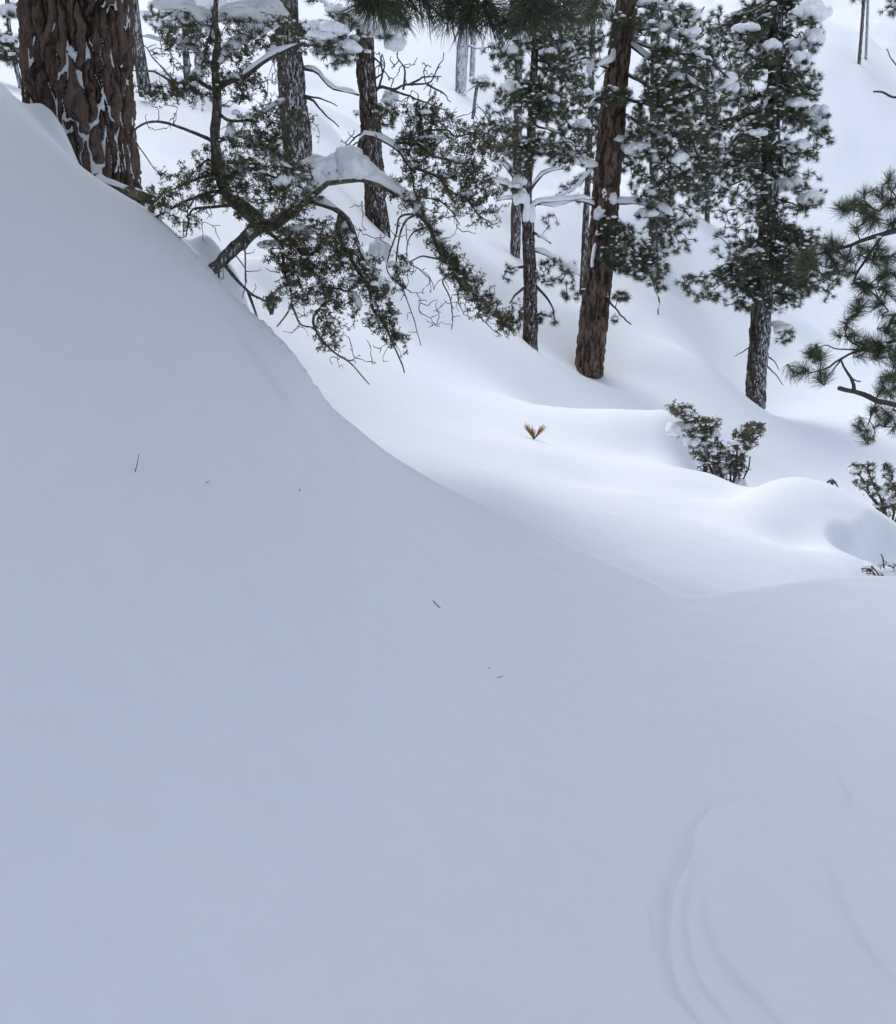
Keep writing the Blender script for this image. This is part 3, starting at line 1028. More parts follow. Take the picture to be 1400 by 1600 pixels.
    for k in range(17):
        a = math.radians(-122 + k * 7.3)
        L = rng.uniform(4.8, 6.2)
        s = np.array([cx[-1], base[1] - .2, rng.uniform(3.0, 4.2)])
        d = np.array([math.sin(math.radians(90) + a + math.radians(90)), math.cos(math.radians(90) + a + math.radians(90)), 0])
        d = np.array([math.cos(a), math.sin(a), 0])
        T.limb3([s, s + d * L * .5 + [0, 0, .4], s + d * L + [0, 0, .1]], .06, .015, .03, 14)
        for q in range(46):
            f = rng.uniform(.2, 1.05)
            p = s + d * L * f + np.array([-d[1], d[0], 0]) * rng.uniform(-1, 1) * (.3 + .55 * f) + np.array([0, 0, .3 + rng.uniform(-.3, .35)])
            if p[2] > 0.36 * p[1] + 0.6:
                pts.append(p)
    T.fill(pts, 0.008)
    T.finish(TUFT_FAR, 0.26, M_NEEDLE, M_TWIG, branch_name='bough', snow_dot=0.0)
    return near_m
NEAR_TUFTS = old_pine()

def left_shade_pine():
    """an unseen pine added uphill on the left, its boughs shading the near bank"""
    b = np.array([-5.2, 1.2, 0.0])  # out of view, added for the soft shade it casts
    b[2] = float(ground(b[:1], b[1:2])[0][0])
    T = object.__new__(Tree)
    T.Y, T.base, T.limbs = 2.0, b, []
    T.root = root_empty('pine_tree', 'broad pine added uphill beyond the left edge of the view to shade the near bank', 'tree', b)
    tb = MB()
    zt = np.linspace(b[2] - .5, 13, 40)
    tube(tb, np.stack([np.full(40, b[0]), np.full(40, b[1]), zt], 1), np.linspace(.38, .08, 40), 20, rough=.1)
    tb.build('trunk', M_BIGBARK, T.root, b)
    pts = []
    for k in range(30):
        f_ = k / 30
        a = k * 2.4
        L = rng.uniform(4.6, 6.4) * (1 - .55 * f_)
        s = np.array([b[0], b[1], 2.9 + 8.5 * f_])
        d = np.array([math.cos(a), math.sin(a), 0])
        T.limb3([s, s + d * L * .5 + [0, 0, .35], s + d * L + [0, 0, .1]], .06, .015, .03, 12)
        for q in range(32):
            f = rng.uniform(.2, 1.05)
            pts.append(s + d * L * f + np.array([-d[1], d[0], 0]) * rng.uniform(-1, 1) * (.3 + .6 * f) * (1 - .4 * f_) + np.array([0, 0, .25 + rng.uniform(-.35, .35)]))
    T.fill(pts, .008)
    T.finish(TUFT_FAR, .26, M_NEEDLE, M_TWIG, branch_name='bough')
left_shade_pine()

def right_shade_pine():
    """an unseen pine added beyond the right edge to shade the near snow there"""
    b = np.array([4.6, 3.0, 0.0])  # never in view, put here to darken the right foreground with its shade
    b[2] = float(ground(b[:1], b[1:2])[0][0])
    T = object.__new__(Tree)
    T.Y, T.base, T.limbs = 2.0, b, []
    T.root = root_empty('pine_tree', 'broad pine added downhill beyond the right edge of the view to shade the near snow', 'tree', b)
    tb = MB()
    zt = np.linspace(b[2] - .5, 11, 40)
    tube(tb, np.stack([np.full(40, b[0]), np.full(40, b[1]), zt], 1), np.linspace(.34, .08, 40), 20, rough=.1)
    tb.build('trunk', M_BIGBARK, T.root, b)
    pts = []
    for k in range(24):
        f_ = k / 24
        a = math.radians(104 + (k * 137.5) % 110)
        L = rng.uniform(4.2, 6.0) * (1 - .5 * f_)
        s = np.array([b[0], b[1], 2.6 + 5.5 * f_])
        d = np.array([math.cos(a), math.sin(a), 0])
        if s[1] + d[1] * L > 6.9:
            L = (6.9 - s[1]) / d[1]
        T.limb3([s, s + d * L * .5 + [0, 0, .35], s + d * L + [0, 0, .1]], .06, .015, .03, 12)
        for q in range(58):
            f = rng.uniform(.2, 1.05)
            p = s + d * L * f + np.array([-d[1], d[0], 0]) * rng.uniform(-1, 1) * (.3 + .6 * f) * (1 - .4 * f_) + np.array([0, 0, .25 + rng.uniform(-.3, .35)])
            if p[2] > 0.36 * p[1] + 0.6:
                pts.append(p)
    T.fill(pts, .008)
    T.finish(TUFT_FAR, .26, M_NEEDLE, M_TWIG, branch_name='bough')
right_shade_pine()

# --- the gnarled evergreen leaning out from the bank
def gnarled():
    Y = 5.75
    T = Tree('gnarled_tree', 'gnarled small-leaved evergreen leaning over the bank rim, one long limb drooping downhill', 'tree',
             [(336, 418), (360, 394), (386, 370), (402, 348), (384, 328), (362, 310), (348, 286), (338, 250), (336, 212), (340, 150), (336, 112), (340, 62), (336, 25), (342, -40)],
             M_GNARL, Y, widths=[17, 19, 22, 24, 22, 20, 19, 17, 15, 14, 12, 10, 8, 6], dy=[-.15, -.1, 0, .05, .05, .05, .05, .05, .05, .05, .05, .05, .05, .05], ns=12, rough=0.22, sink=0.12)
    L = T.limb
    def sub(i, f):                                  # a point on limb i at fraction f, to start another limb from
        ln = T.limbs[i]['line']
        return ln[int(f * (len(ln) - 1))].copy()
    # 0 the long right limb
    L([(402, 350), (430, 351), (463, 324), (483, 305), (498, 291), (518, 284), (545, 282), (571, 281), (594, 285), (620, 302), (645, 322), (668, 350), (678, 380), (692, 407), (714, 429), (730, 451), (752, 473), (780, 493), (800, 512)], 20, 3, 0.2, 0.015, snow=(16, 10, 0.85))
    # 1 upper right limb
    L([(573, 280), (564, 245), (566, 212), (588, 213), (610, 225), (626, 238), (636, 256), (648, 270)], 9, 5, 0.0, 0.01, start=sub(0, .48), snow=(9, 6, 0.9))
    # 2.. fans off the upper limb
    L([(626, 238), (635, 215), (652, 218), (668, 204), (705, 207), (735, 212), (770, 216)], 5, 2, 0.5, 0.03, start=sub(1, .75), snow=(4, 3, .5))
    L([(626, 238), (655, 225), (680, 250), (715, 255), (750, 262)], 5, 2, -.2, 0.03, start=sub(1, .75))
    L([(640, 260), (680, 275), (720, 305), (750, 335), (768, 350)], 5, 2, .1, 0.03, start=sub(1, .95))
    L([(640, 260), (650, 300), (690, 320), (720, 350)], 4, 2, .2, 0.03, start=sub(1, .95))
    L([(652, 218), (655, 190), (675, 170), (690, 165)], 4, 1.5, .1, .02, start=sub(2, .35))
    # 7 lower lichen limb and its hanging end
    L([(470, 318), (489, 315), (515, 322), (535, 335), (548, 348), (558, 374), (568, 404), (590, 432), (600, 455)], 13, 3, -.3, .012, start=sub(0, .2), snow=(9, 8, .7))
    L([(520, 330), (529, 361), (542, 394), (561, 424), (575, 450), (581, 483), (601, 509), (614, 532), (624, 558), (630, 585)], 9, 2, -.3, .012, start=sub(7, .35))
    L([(412, 352), (437, 378), (443, 404), (446, 430), (455, 457), (453, 483), (430, 512)], 7, 2, -.25, .012, start=sub(0, .03))
    L([(420, 352), (460, 380), (480, 410), (496, 434), (509, 447), (542, 453), (558, 470), (565, 483)], 8, 2, -.3, .012, start=sub(0, .05), snow=(8, 7, .5))
    L([(500, 440), (508, 460), (506, 476), (489, 499), (499, 525), (515, 542), (529, 552), (545, 562), (561, 578), (578, 600)], 6, 1.5, -.2, .012, start=sub(10, .55))
    L([(453, 480), (470, 505), (490, 512), (505, 530)], 4, 1.5, -.1, .012, start=sub(9, .8))
    # twigs hanging from the long limb
    L([(629, 315), (625, 339), (619, 369), (604, 413), (620, 440), (640, 455)], 4, 1.5, -.1, .01, start=sub(0, .58))
    L([(633, 318), (633, 347), (622, 388), (622, 430), (637, 476), (651, 515), (659, 542)], 4, 1.2, -.15, .01, start=sub(0, .59))
    L([(645, 322), (640, 370), (634, 420)], 3, 1.2, 0, .01, start=sub(0, .62))
    L([(680, 385), (660, 400), (640, 412), (655, 420), (672, 440)], 3.5, 1.5, -.1, .02, start=sub(0, .74))
    L([(695, 410), (692, 440), (705, 470), (708, 500), (706, 515)], 3.5, 1.2, -.1, .02, start=sub(0, .79))
    L([(708, 425), (715, 460), (722, 490)], 3, 1.2, -.1, .02, start=sub(0, .82))
    L([(740, 462), (748, 490), (765, 510), (778, 522)], 3, 1.2, -.1, .02, start=sub(0, .9))
    # 20 left side: dead branch and loop
    L([(334, 222), (310, 210), (275, 197), (245, 191), (225, 194), (209, 203), (213, 220), (224, 238), (234, 254), (244, 268)], 6, 1.3, -.15, .01, start=T.trunk_at(222))
    L([(338, 137), (312, 128), (300, 119), (277, 130), (257, 122), (240, 112), (205, 110)], 8, 1.6, -.2, .01, start=T.trunk_at(137))
    L([(300, 122), (277, 129), (252, 105), (238, 90), (230, 76), (214, 63)], 4, 1.2, -.1, .015, start=sub(21, .3))
    L([(338, 112), (325, 100), (312, 85), (282, 72), (250, 62), (222, 57)], 6, 1.5, .2, .015, start=T.trunk_at(112), snow=(7, 6, .7))
    L([(320, 92), (325, 67), (332, 40), (330, 10)], 4, 2, -.2, .015, start=sub(23, .25))
    # 25 right upper limbs
    L([(342, 134), (360, 125), (380, 118), (400, 105), (425, 88), (450, 77), (466, 70), (484, 74)], 12, 4, -.25, .012, start=T.trunk_at(134), snow=(8, 6, .6))
    L([(372, 122), (378, 145), (374, 165)], 5, 2, -.1, .015, start=sub(25, .25))
    L([(340, 178), (362, 190), (400, 187), (425, 170), (446, 155)], 6, 2, -.3, .02, start=T.trunk_at(175), snow=(6, 5, .5))
    L([(338, 222), (375, 212), (400, 225), (425, 248), (455, 262)], 8, 2, -.35, .02, start=T.trunk_at(222), snow=(8, 7, .6))
    L([(345, 280), (380, 265), (420, 275), (460, 300)], 8, 2, -.35, .02, start=T.trunk_at(278))
    L([(340, 100), (375, 70), (410, 50), (440, 40)], 6, 2, .3, .02, start=T.trunk_at(100), snow=(14, 13, .9))
    L([(338, 60), (310, 30), (270, 15), (240, 5)], 6, 2, .2, .02, start=T.trunk_at(60), snow=(14, 12, .9))
    # 32 low left branches
    L([(358, 306), (330, 299), (292, 315), (259, 332), (233, 345), (220, 357)], 7, 1.5, -.35, .012, start=T.trunk_at(304))
    L([(362, 322), (322, 325), (300, 330), (293, 345), (289, 371)], 6, 2, -.3, .012, start=T.trunk_at(318))
    L([(345, 270), (320, 275), (285, 290), (262, 300), (245, 312)], 6, 1.5, -.2, .012, start=T.trunk_at(268))
    L([(293, 300), (294, 330), (296, 350)], 3, 1.2, -.2, .01, start=sub(32, .4))
    L([(340, 258), (325, 250), (312, 262), (308, 285)], 4, 1.5, -.2, .01, start=T.trunk_at(256))
    # 37 stems under the leaning trunk
    L([(352, 418), (366, 432), (384, 450), (397, 463), (423, 473)], 7, 3, -.05, .01, start=T.line[8, :3])
    L([(397, 463), (400, 493), (403, 519)], 5, 2.5, -.05, .01, start=sub(37, .65))
    L([(381, 378), (384, 424), (379, 466)], 3, 1.5, -.1, .01, start=T.trunk_at(374))
    L([(364, 395), (381, 417), (387, 443)], 2.5, 1.2, -.05, .01, start=T.trunk_at(392))
    L([(345, 425), (342, 450), (355, 468)], 4, 2, 0, .01, start=T.line[7, :3])
    Z = lambda cx, cy, rx, ry, n, dY=0, ang=0, dz=None: zone_pts(cx, cy, rx, ry, n, Y, dY, dz, ang)
    pts = [Z(400, 262, 62, 60, 210, -.15), Z(455, 300, 40, 45, 90, -.2), Z(425, 200, 60, 40, 110, -.1), Z(370, 320, 25, 25, 30, -.2),
           Z(290, 60, 50, 40, 75, .1), Z(268, 145, 48, 14, 60, 0), Z(365, 70, 45, 45, 75, .1), Z(380, 135, 40, 25, 55, 0), Z(320, 130, 30, 40, 30),
           Z(300, 292, 48, 30, 75, -.1), Z(248, 316, 26, 14, 35, -.1), Z(280, 345, 30, 18, 20, -.2), Z(322, 260, 18, 22, 25), Z(440, 60, 40, 35, 45, .1),
           Z(492, 385, 52, 40, 150, -.15), Z(470, 435, 32, 42, 80, -.15), Z(512, 500, 22, 48, 70, -.2), Z(555, 415, 22, 40, 40, -.2, -25), Z(604, 498, 12, 48, 75, -.25, -22), Z(576, 440, 10, 26, 25, -.2, -30),
           Z(700, 235, 68, 55, 190, .1), Z(658, 182, 28, 24, 65, .05), Z(745, 300, 28, 58, 90, .1, -12), Z(690, 305, 45, 35, 70, .1), Z(645, 235, 25, 25, 35),
           Z(775, 215, 45, 26, 60, .4), Z(600, 180, 20, 15, 12, .1),
           Z(700, 408, 13, 42, 75, 0, -38), Z(735, 445, 12, 40, 75, 0, -45), Z(775, 488, 11, 36, 65, 0, -52), Z(665, 345, 14, 30, 26, 0, -35), Z(805, 495, 18, 16, 16, 0, 0),
           Z(500, 420, 55, 50, 90, -.2), Z(565, 470, 34, 55, 55, -.25, -20), Z(640, 300, 36, 40, 40, .05), Z(400, 345, 28, 20, 34, -.25), Z(440, 395, 30, 40, 45, -.2),
           Z(622, 425, 5, 22, 22, -.1, 0), Z(425, 470, 9, 8, 10, 0), Z(590, 445, 8, 24, 18, -.2, -25)]
    pts = np.vstack(pts)
    pts = np.vstack([pts, pts[rng.uniform(size=len(pts)) < .55] + rng.normal(size=3) * .01])
    pts = pts + rng.normal(size=pts.shape) * .03
    T.fill(pts, 0.0027, 0.18, 0.9, 5)
    # fine bare twigs
    bare = np.vstack([Z(690, 480, 30, 45, 14, -.1), Z(540, 560, 30, 25, 10, -.2), Z(255, 190, 40, 20, 9, -.1), Z(235, 100, 25, 35, 6, -.1), Z(240, 350, 24, 12, 14, -.25), Z(655, 430, 25, 25, 8), Z(640, 480, 18, 60, 6),
                      Z(480, 515, 40, 30, 8, -.1), Z(610, 545, 20, 30, 5, -.2), Z(350, 440, 30, 35, 6, -.1), Z(760, 515, 30, 15, 8), Z(320, 365, 30, 25, 8, -.2)])
    keep = [len(l['tips']) for l in T.limbs]
    T.fill(bare, 0.0026, 0.12, 0.6, 1)
    more = np.vstack([Z(690, 465, 45, 45, 26, -.1), Z(560, 520, 50, 55, 34, -.2), Z(480, 490, 40, 40, 22, -.15), Z(620, 400, 40, 60, 26, -.1), Z(700, 340, 60, 50, 26, .05), Z(750, 470, 35, 35, 20), Z(600, 540, 30, 40, 14, -.2),
                      Z(280, 110, 70, 70, 40), Z(300, 300, 70, 45, 36, -.1), Z(400, 230, 80, 80, 50, -.2), Z(440, 110, 50, 50, 30), Z(700, 200, 80, 60, 40, .1), Z(440, 430, 60, 60, 30, -.2), Z(550, 350, 40, 40, 14, -.2)])
    T.fill(more, 0.003, 0.11, 0.45, 1)
    for l, k in zip(T.limbs, keep):
        l['tips'] = l['tips'][:k]
    S = T.snow_lump
    S(505, 272, 38, 26, 0.05); S(545, 268, 38, 34, 0.05); S(470, 262, 30, 22, 0.0); S(440, 250, 22, 12)
    S(350, 210, 10, 16, -.1); S(352, 232, 8, 12, -.12); S(395, 225, 14, 10, -.1); S(370, 270, 9, 13, -.2)
    S(470, 350, 26, 14, -.1); S(445, 285, 14, 14, -.25); S(420, 390, 20, 10, 0); S(545, 375, 14, 22, .1); S(560, 395, 16, 26, .3)
    S(300, 25, 28, 16, .2); S(360, 12, 45, 22, .35); S(410, 20, 34, 24, .35); S(275, 8, 25, 16, .2); S(390, 45, 18, 12, .3); S(310, 115, 13, 10); S(440, 75, 14, 8)
    S(655, 330, 13, 14, .05); S(632, 308, 14, 9, 0); S(690, 205, 22, 6, .1); S(720, 245, 10, 8); S(700, 370, 10, 8); S(735, 300, 8, 7); S(500, 470, 10, 8, -.2)
    T.finish(ROSETTE, 0.0195, M_LEAF, M_GNARL, 'leaves', snow_dot=0.02, dot=(0.007, 0.016), updir=0.35, branch_name='limb', ns=8)
gnarled()

# --- pines of the middle distance
GRP = 'pines standing across the snowy slope'
def pine_A():
    T = Tree('pine_tree', 'grey trunked pine with snow flecked bark standing behind the leaning gnarled tree', 'tree',
             [(466, 246), (460, 180), (455, 120), (448, 40), (444, -60)], M_GREYBARK, 14.5, GRP, [46, 43, 42, 39, 36])
    T.limb([(470, 105), (495, 112), (515, 135), (535, 142), (560, 148)], 7, 3, -.2, .01, snow=(7, 6, 1))
    T.limb([(470, 150), (490, 158), (510, 180), (530, 198)], 5, 1.5, -.2, .02)
    T.limb([(470, 148), (500, 155), (525, 165)], 4, 1.5, -.2, .02)
    pine_zone(T, 530, 60, 40, 50, 70, 5, -.6, snow=(14, 13, 1))
    pine_zone(T, 410, 20, 50, 40, 60, 4, -.4, snow=(13, 12, 1))
    for q in ((520, 45, 26, 16, -.8), (500, 60, 22, 14, -.8), (545, 75, 18, 12, -.7), (395, 5, 30, 15, -.6), (490, 35, 20, 12, -.8)):
        T.snow_lump(*q)
    T.finish(TUFT_FAR, 0.1, M_NEEDLE, M_TWIG, snow_dot=0.35, dot=(.03, .06), twig_snow=(.3, .03, .03))
def pine_B():
    T = Tree('pine_tree', 'dark trunk pine with bare twisted dead branches, between the grey pine and the drooping limb', 'tree',
             [(591, 358), (585, 290), (580, 220), (574, 140), (570, 60), (567, -60)], M_BROWNBARK, 15.0, GRP, [38, 36, 33, 30, 28, 24])
    dl = [[(578, 162), (592, 137), (620, 140), (640, 130), (670, 131), (684, 108), (695, 82)], [(592, 137), (598, 110), (594, 82)], [(630, 140), (633, 107), (620, 90), (622, 76)],
          [(610, 140), (640, 150), (660, 160), (704, 172)], [(668, 132), (690, 145), (704, 158)], [(572, 95), (585, 90), (600, 110), (610, 122)], [(578, 215), (555, 225), (540, 240)], [(577, 200), (550, 220), (545, 232)],
          [(640, 132), (660, 122), (690, 120)], [(574, 130), (600, 112), (598, 86)]]
    for d in dl:
        T.limb(d, 6 if d is dl[0] else 4, 1.3, -.4, .02)
    bare = np.vstack([zone_pts(650, 130, 50, 40, 40, 15, -.3, .3), zone_pts(600, 105, 25, 30, 14, 15, -.3, .3), zone_pts(550, 225, 22, 25, 12, 15, -.3, .3)])
    T.fill(bare, 0.009, 0.25)
    for l in T.limbs:
        l['tips'] = []
    pine_zone(T, 600, 25, 45, 35, 45, 4, -.6, snow=(10, 10, 1))
    pine_zone(T, 598, 185, 22, 26, 14, 2, -.3)
    for q in ((590, 55, 34, 22, -.7), (570, 50, 18, 16, -.7), (612, 70, 16, 16, -.6), (610, 180, 14, 16, .3)):
        T.snow_lump(*q)
    T.finish(TUFT_FAR, 0.1, M_NEEDLE, M_TWIG, snow_dot=0.3, dot=(.03, .06))
def pine_D():
    T = Tree('pine_tree', 'slim young pine with a dense snow dotted crown, just left of the red barked pine', 'tree',
             [(829, 541), (828, 430), (824, 340), (822, 300), (828, 240), (834, 120), (838, 0), (840, -60)], M_BROWNBARK, 16.0, GRP, [25, 22, 20, 19, 15, 12, 9, 7])
    for d, s in (([(824, 330), (815, 305), (800, 290), (775, 285), (755, 280)], (8, 6, .9)), ([(824, 345), (840, 318), (880, 312), (928, 310)], (8, 6, 1)),
                 ([(826, 300), (850, 270), (880, 262)], (6, 5, .9)), ([(824, 310), (800, 310), (775, 315)], (6, 5, .9)), ([(830, 390), (850, 396), (870, 410), (890, 420), (905, 430)], (8, 5, .8)),
                 ([(830, 440), (850, 460), (862, 480), (866, 500)], None), ([(828, 500), (845, 490), (858, 495)], None), ([(826, 445), (805, 460), (795, 475)], None), ([(828, 360), (845, 370), (860, 382)], (4, 4, .6)),
                 ([(828, 415), (800, 420), (790, 425)], None), ([(818, 300), (790, 262), (770, 250)], (6, 5, .9))):
        T.limb(d, 6, 2, -.3, .02, snow=s)
    T.snow_lump(820, 318, 13, 18, -.3); T.snow_lump(824, 340, 9, 26, -.3); T.snow_lump(800, 292, 14, 8, -.2); T.snow_lump(812, 285, 10, 14, -.1)
    T.fill(np.vstack([zone_pts(856, 500, 16, 14, 14, 16, -.2), zone_pts(870, 425, 35, 22, 40, 16, -.3), zone_pts(795, 425, 12, 14, 9, 16, -.2), zone_pts(890, 455, 25, 16, 16, 16, -.2), zone_pts(770, 290, 25, 18, 18, 16), zone_pts(860, 345, 16, 10, 6, 16)]), 0.009)
    pine_zone(T, 815, 200, 62, 75, 150, 10, -.3, snow=(5, 4, .8))
    pine_zone(T, 835, 110, 72, 70, 150, 10, -.3, snow=(6, 5, .9))
    pine_zone(T, 845, 30, 60, 50, 90, 7, -.3, snow=(6, 5, .9))
    pine_zone(T, 895, 190, 40, 80, 90, 7, .3, snow=(6, 5, .9))
    pine_zone(T, 900, 90, 40, 50, 50, 4, .5, snow=(8, 7, .9))
    for q in ((800, 75, 14, 12, -.6), (812, 62, 14, 10, -.5), (800, 140, 16, 14, -.7), (850, 85, 14, 10, -.6), (890, 75, 14, 12, -.3), (925, 40, 20, 9, -.5), (795, 195, 16, 8, -.6), (880, 160, 10, 8, -.8), (930, 190, 14, 12, -.6), (850, 245, 12, 8, -.4)):
        T.snow_lump(*q)
    T.finish(TUFT_FAR, 0.105, M_NEEDLE, M_TWIG, snow_dot=0.42, dot=(.016, .034), twig_snow=(.1, .022, .02))
def pine_E():
    T = Tree('pine_tree', 'tall red barked pine leaning slightly right, snow caught in its forks', 'tree',
             [(919, 586), (930, 480), (939, 400), (947, 300), (955, 200), (964, 110), (974, 40), (988, -60)], M_RED, 17.0, GRP, [49, 48, 46, 44, 42, 38, 35, 32], ns=20, rough=0.07)
    for d, s, w_ in (([(940, 325), (900, 312), (870, 320), (840, 320)], (7, 5, 1), 6), ([(940, 262), (915, 258), (890, 248), (872, 240)], (13, 9, 1), 7), ([(930, 262), (905, 285), (890, 300), (870, 306)], (5, 4, 1), 4),
                     ([(950, 318), (990, 318), (1030, 325), (1050, 340)], (9, 6, 1), 7), ([(952, 320), (980, 370), (1000, 410), (1020, 440), (1030, 465), (1030, 490)], (7, 5, .8), 6),
                     ([(960, 225), (985, 240), (1010, 245), (1035, 260)], (12, 9, 1), 8), ([(955, 110), (935, 100), (925, 105), (922, 130)], (7, 5, 1), 6), ([(960, 75), (955, 95), (930, 105)], (7, 5, 1), 5),
                     ([(938, 330), (930, 380), (925, 420)], (4, 4, 1), 4), ([(945, 465), (965, 485), (985, 508)], None, 4), ([(978, 45), (1020, 45), (1060, 60), (1090, 70)], (8, 6, 1), 7),
                     ([(975, 60), (1010, 90), (1050, 110), (1100, 140)], (6, 5, .9), 7), ([(965, 150), (1000, 160), (1050, 170), (1090, 200)], (6, 5, .9), 7), ([(985, 10), (1030, 10), (1080, 30), (1100, 10)], (8, 6, 1), 6),
                     ([(962, 170), (1010, 200), (1050, 230), (1070, 270)], (6, 5, .8), 6), ([(970, 110), (1020, 140), (1070, 190), (1095, 260), (1105, 310)], (4, 4, .6), 6), ([(975, 60), (1040, 80), (1100, 90), (1140, 120)], (5, 4, .7), 6), ([(975, 40), (930, 20), (900, 10)], (10, 7, 1), 6), ([(960, 180), (935, 160), (915, 170)], (6, 5, 1), 5)):
        T.limb(d, w_, 2, -.6, .02, snow=s)
    zp = lambda a, b, c, d, n, *k: zone_pts(a, b, c, d, int(n * 2.3), *k)
    T.fill(np.vstack([zp(1035, 450, 10, 10, 3, 17, -.6), zp(985, 400, 40, 30, 55, 17, -.6), zp(965, 360, 25, 20, 25, 17, -.5), zp(1015, 420, 30, 25, 30, 17, -.6), zp(970, 462, 14, 8, 8, 17, -.3), zp(960, 400, 22, 18, 18, 17, -.6),
                      zp(1030, 200, 50, 60, 110, 17, -.5), zp(1050, 120, 55, 45, 110, 17, -.5), zp(1040, 40, 60, 40, 70, 17, -.4), zp(1030, 290, 45, 40, 50, 17, -.4), zp(900, 200, 40, 60, 50, 17, .4), zp(930, 40, 50, 40, 50, 17, -.4),
                      zp(1060, 360, 30, 40, 24, 17, -.3), zp(1075, 170, 55, 50, 70, 17, -.3), zp(1085, 255, 45, 45, 50, 17, -.3), zp(1060, 300, 40, 30, 30, 17, -.2), zp(1110, 90, 50, 50, 45, 17, 0), zp(960, 150, 30, 12, 22, 17, -.6), zp(985, 240, 20, 40, 20, 17, .5)]), 0.009, 0.15, 2.2)
    T.snow_lump(948, 305, 14, 22, -.3); T.snow_lump(940, 330, 10, 16, -.35); T.snow_lump(972, 208, 14, 8, -.35); T.snow_lump(978, 222, 5, 22, -.35); T.snow_lump(962, 150, 12, 8, -.4); T.snow_lump(1000, 235, 24, 12, -.5)
    T.snow_lump(898, 248, 24, 10, -.2); T.snow_lump(1045, 135, 14, 9, -.8); T.snow_lump(1020, 40, 22, 10, -.8); T.snow_lump(1080, 45, 18, 10, -.7); T.snow_lump(1060, 250, 16, 14, -.6); T.snow_lump(1035, 215, 12, 14, -.6)
    T.snow_lump(940, 515, 3, 9, -.31); T.snow_lump(939, 450, 3, 8, -.31); T.snow_lump(1010, 345, 18, 12, -.3)
    T.finish(TUFT_FAR, 0.115, M_NEEDLE, M_TWIG, snow_dot=0.4, dot=(.016, .034), twig_snow=(.1, .022, .02))
def pine_J():
    T = Tree('pine_tree', 'broad bushy pine with a heavy snow dusted crown, lowest on the slope at the right', 'tree',
             [(1179, 642), (1184, 560), (1190, 490), (1197, 380), (1203, 270), (1209, 140), (1214, 20), (1217, -60)], M_GREYBARK, 19.0, GRP, [34, 33, 32, 29, 27, 22, 18, 15])
    pine_zone(T, 1195, 445, 95, 45, 190, 12, -.3, snow=(3, 3, .6))
    pine_zone(T, 1120, 440, 62, 30, 90, 7, -.2, snow=(3, 3, .5), ang=-12)
    pine_zone(T, 1205, 385, 95, 45, 190, 12, -.5, snow=(4, 4, .7))
    pine_zone(T, 1290, 430, 55, 40, 90, 6, -.6, snow=(4, 4, .7), ang=-10)
    pine_zone(T, 1225, 300, 70, 40, 80, 7, .2, snow=(5, 5, .8))
    pine_zone(T, 1150, 310, 60, 50, 90, 7, -.4, snow=(5, 5, .8))
    pine_zone(T, 1215, 215, 88, 50, 190, 12, -.5, snow=(6, 6, .9))
    pine_zone(T, 1205, 130, 82, 55, 170, 12, -.4, snow=(6, 6, .9))
    pine_zone(T, 1215, 40, 75, 50, 130, 10, -.3, snow=(7, 7, .9))
    pine_zone(T, 1130, 90, 60, 80, 120, 7, .3, snow=(6, 6, .9))
    pine_zone(T, 1110, 220, 55, 60, 110, 7, .3, snow=(6, 6, .9))
    T.limb([(1200, 505), (1225, 515), (1240, 525)], 5, 2, -.2, .02, snow=(12, 9, 1))
    T.limb([(1176, 540), (1162, 548), (1147, 556)], 3, 1, -.2, .02)
    T.limb([(1196, 555), (1210, 565), (1218, 578)], 3, 1, -.2, .02)
    T.limb([(1196, 570), (1212, 585), (1224, 603)], 3, 1, -.2, .02)
    T.fill(zone_pts(1228, 528, 18, 9, 10, 19, -.2), .008, only=[len(T.limbs) - 4])
    for q in ((1265, 30, 30, 22, -.9), (1280, 55, 20, 18, -.9), (1275, 90, 16, 14, -.8), (1120, 140, 26, 16, -1.), (1135, 160, 18, 14, -1.1), (1100, 150, 16, 10, -.9), (1150, 155, 16, 12, -.8), (1255, 75, 22, 14, -.5), (1290, 165, 18, 14, -.6), (1280, 205, 16, 18, -.7),
              (1235, 290, 22, 20, -.1), (1275, 300, 20, 14, -.3), (1240, 225, 18, 12, -1.), (1190, 215, 16, 9, -1.1), (1225, 515, 18, 10, -.2), (1245, 165, 20, 10, -.8), (1205, 60, 16, 12, -.9), (1170, 40, 20, 10, -.8), (1100, 200, 16, 10, -.2), (1190, 385, 14, 6, -1.)):
        T.snow_lump(*q)
    T.finish(TUFT_FAR, 0.125, M_NEEDLE, M_TWIG, snow_dot=0.38, dot=(.018, .038), twig_snow=(.09, .024, .022))
pine_A(); pine_B(); pine_D(); pine_E(); pine_J()

# --- slimmer and farther trunks
def far_tree(label, trunk, widths, Y, m, zones=(), lumps=(), limbs=(), name='pine_tree', snow_dot=.4):
    T = Tree(name, label, 'tree', trunk, m, Y, GRP, widths, ns=10, rough=.1, sink=.8)
    for z in zones:
        pine_zone(T, *z, snow=(6, 6, 1), w=(3, 1.2))
    for d in limbs:
        T.limb(d, 3, 1.2, -.2, .02, snow=(3, 3, .7))
    for q in lumps:
        T.snow_lump(*q)
    T.finish(TUFT_FAR, 9 * pxm(Y), M_NEEDLE, M_TWIG, snow_dot=snow_dot, dot=(2 * pxm(Y), 4.5 * pxm(Y)), twig_snow=(.3, 2.5 * pxm(Y), 2.5 * pxm(Y)))
far_tree('snow plastered pale trunk high on the slope above the drooping limb', [(719, 152), (722, 90), (727, 10), (729, -60)], [17, 17, 16, 15], 34, M_WHITEBARK, limbs=[[(728, 70), (745, 75), (760, 74)]])
far_tree('thin faint trunk beside the snow plastered pale trunk', [(737, 134), (739, 80), (743, 0), (745, -60)], [8, 8, 8, 7], 36, M_WHITEBARK)
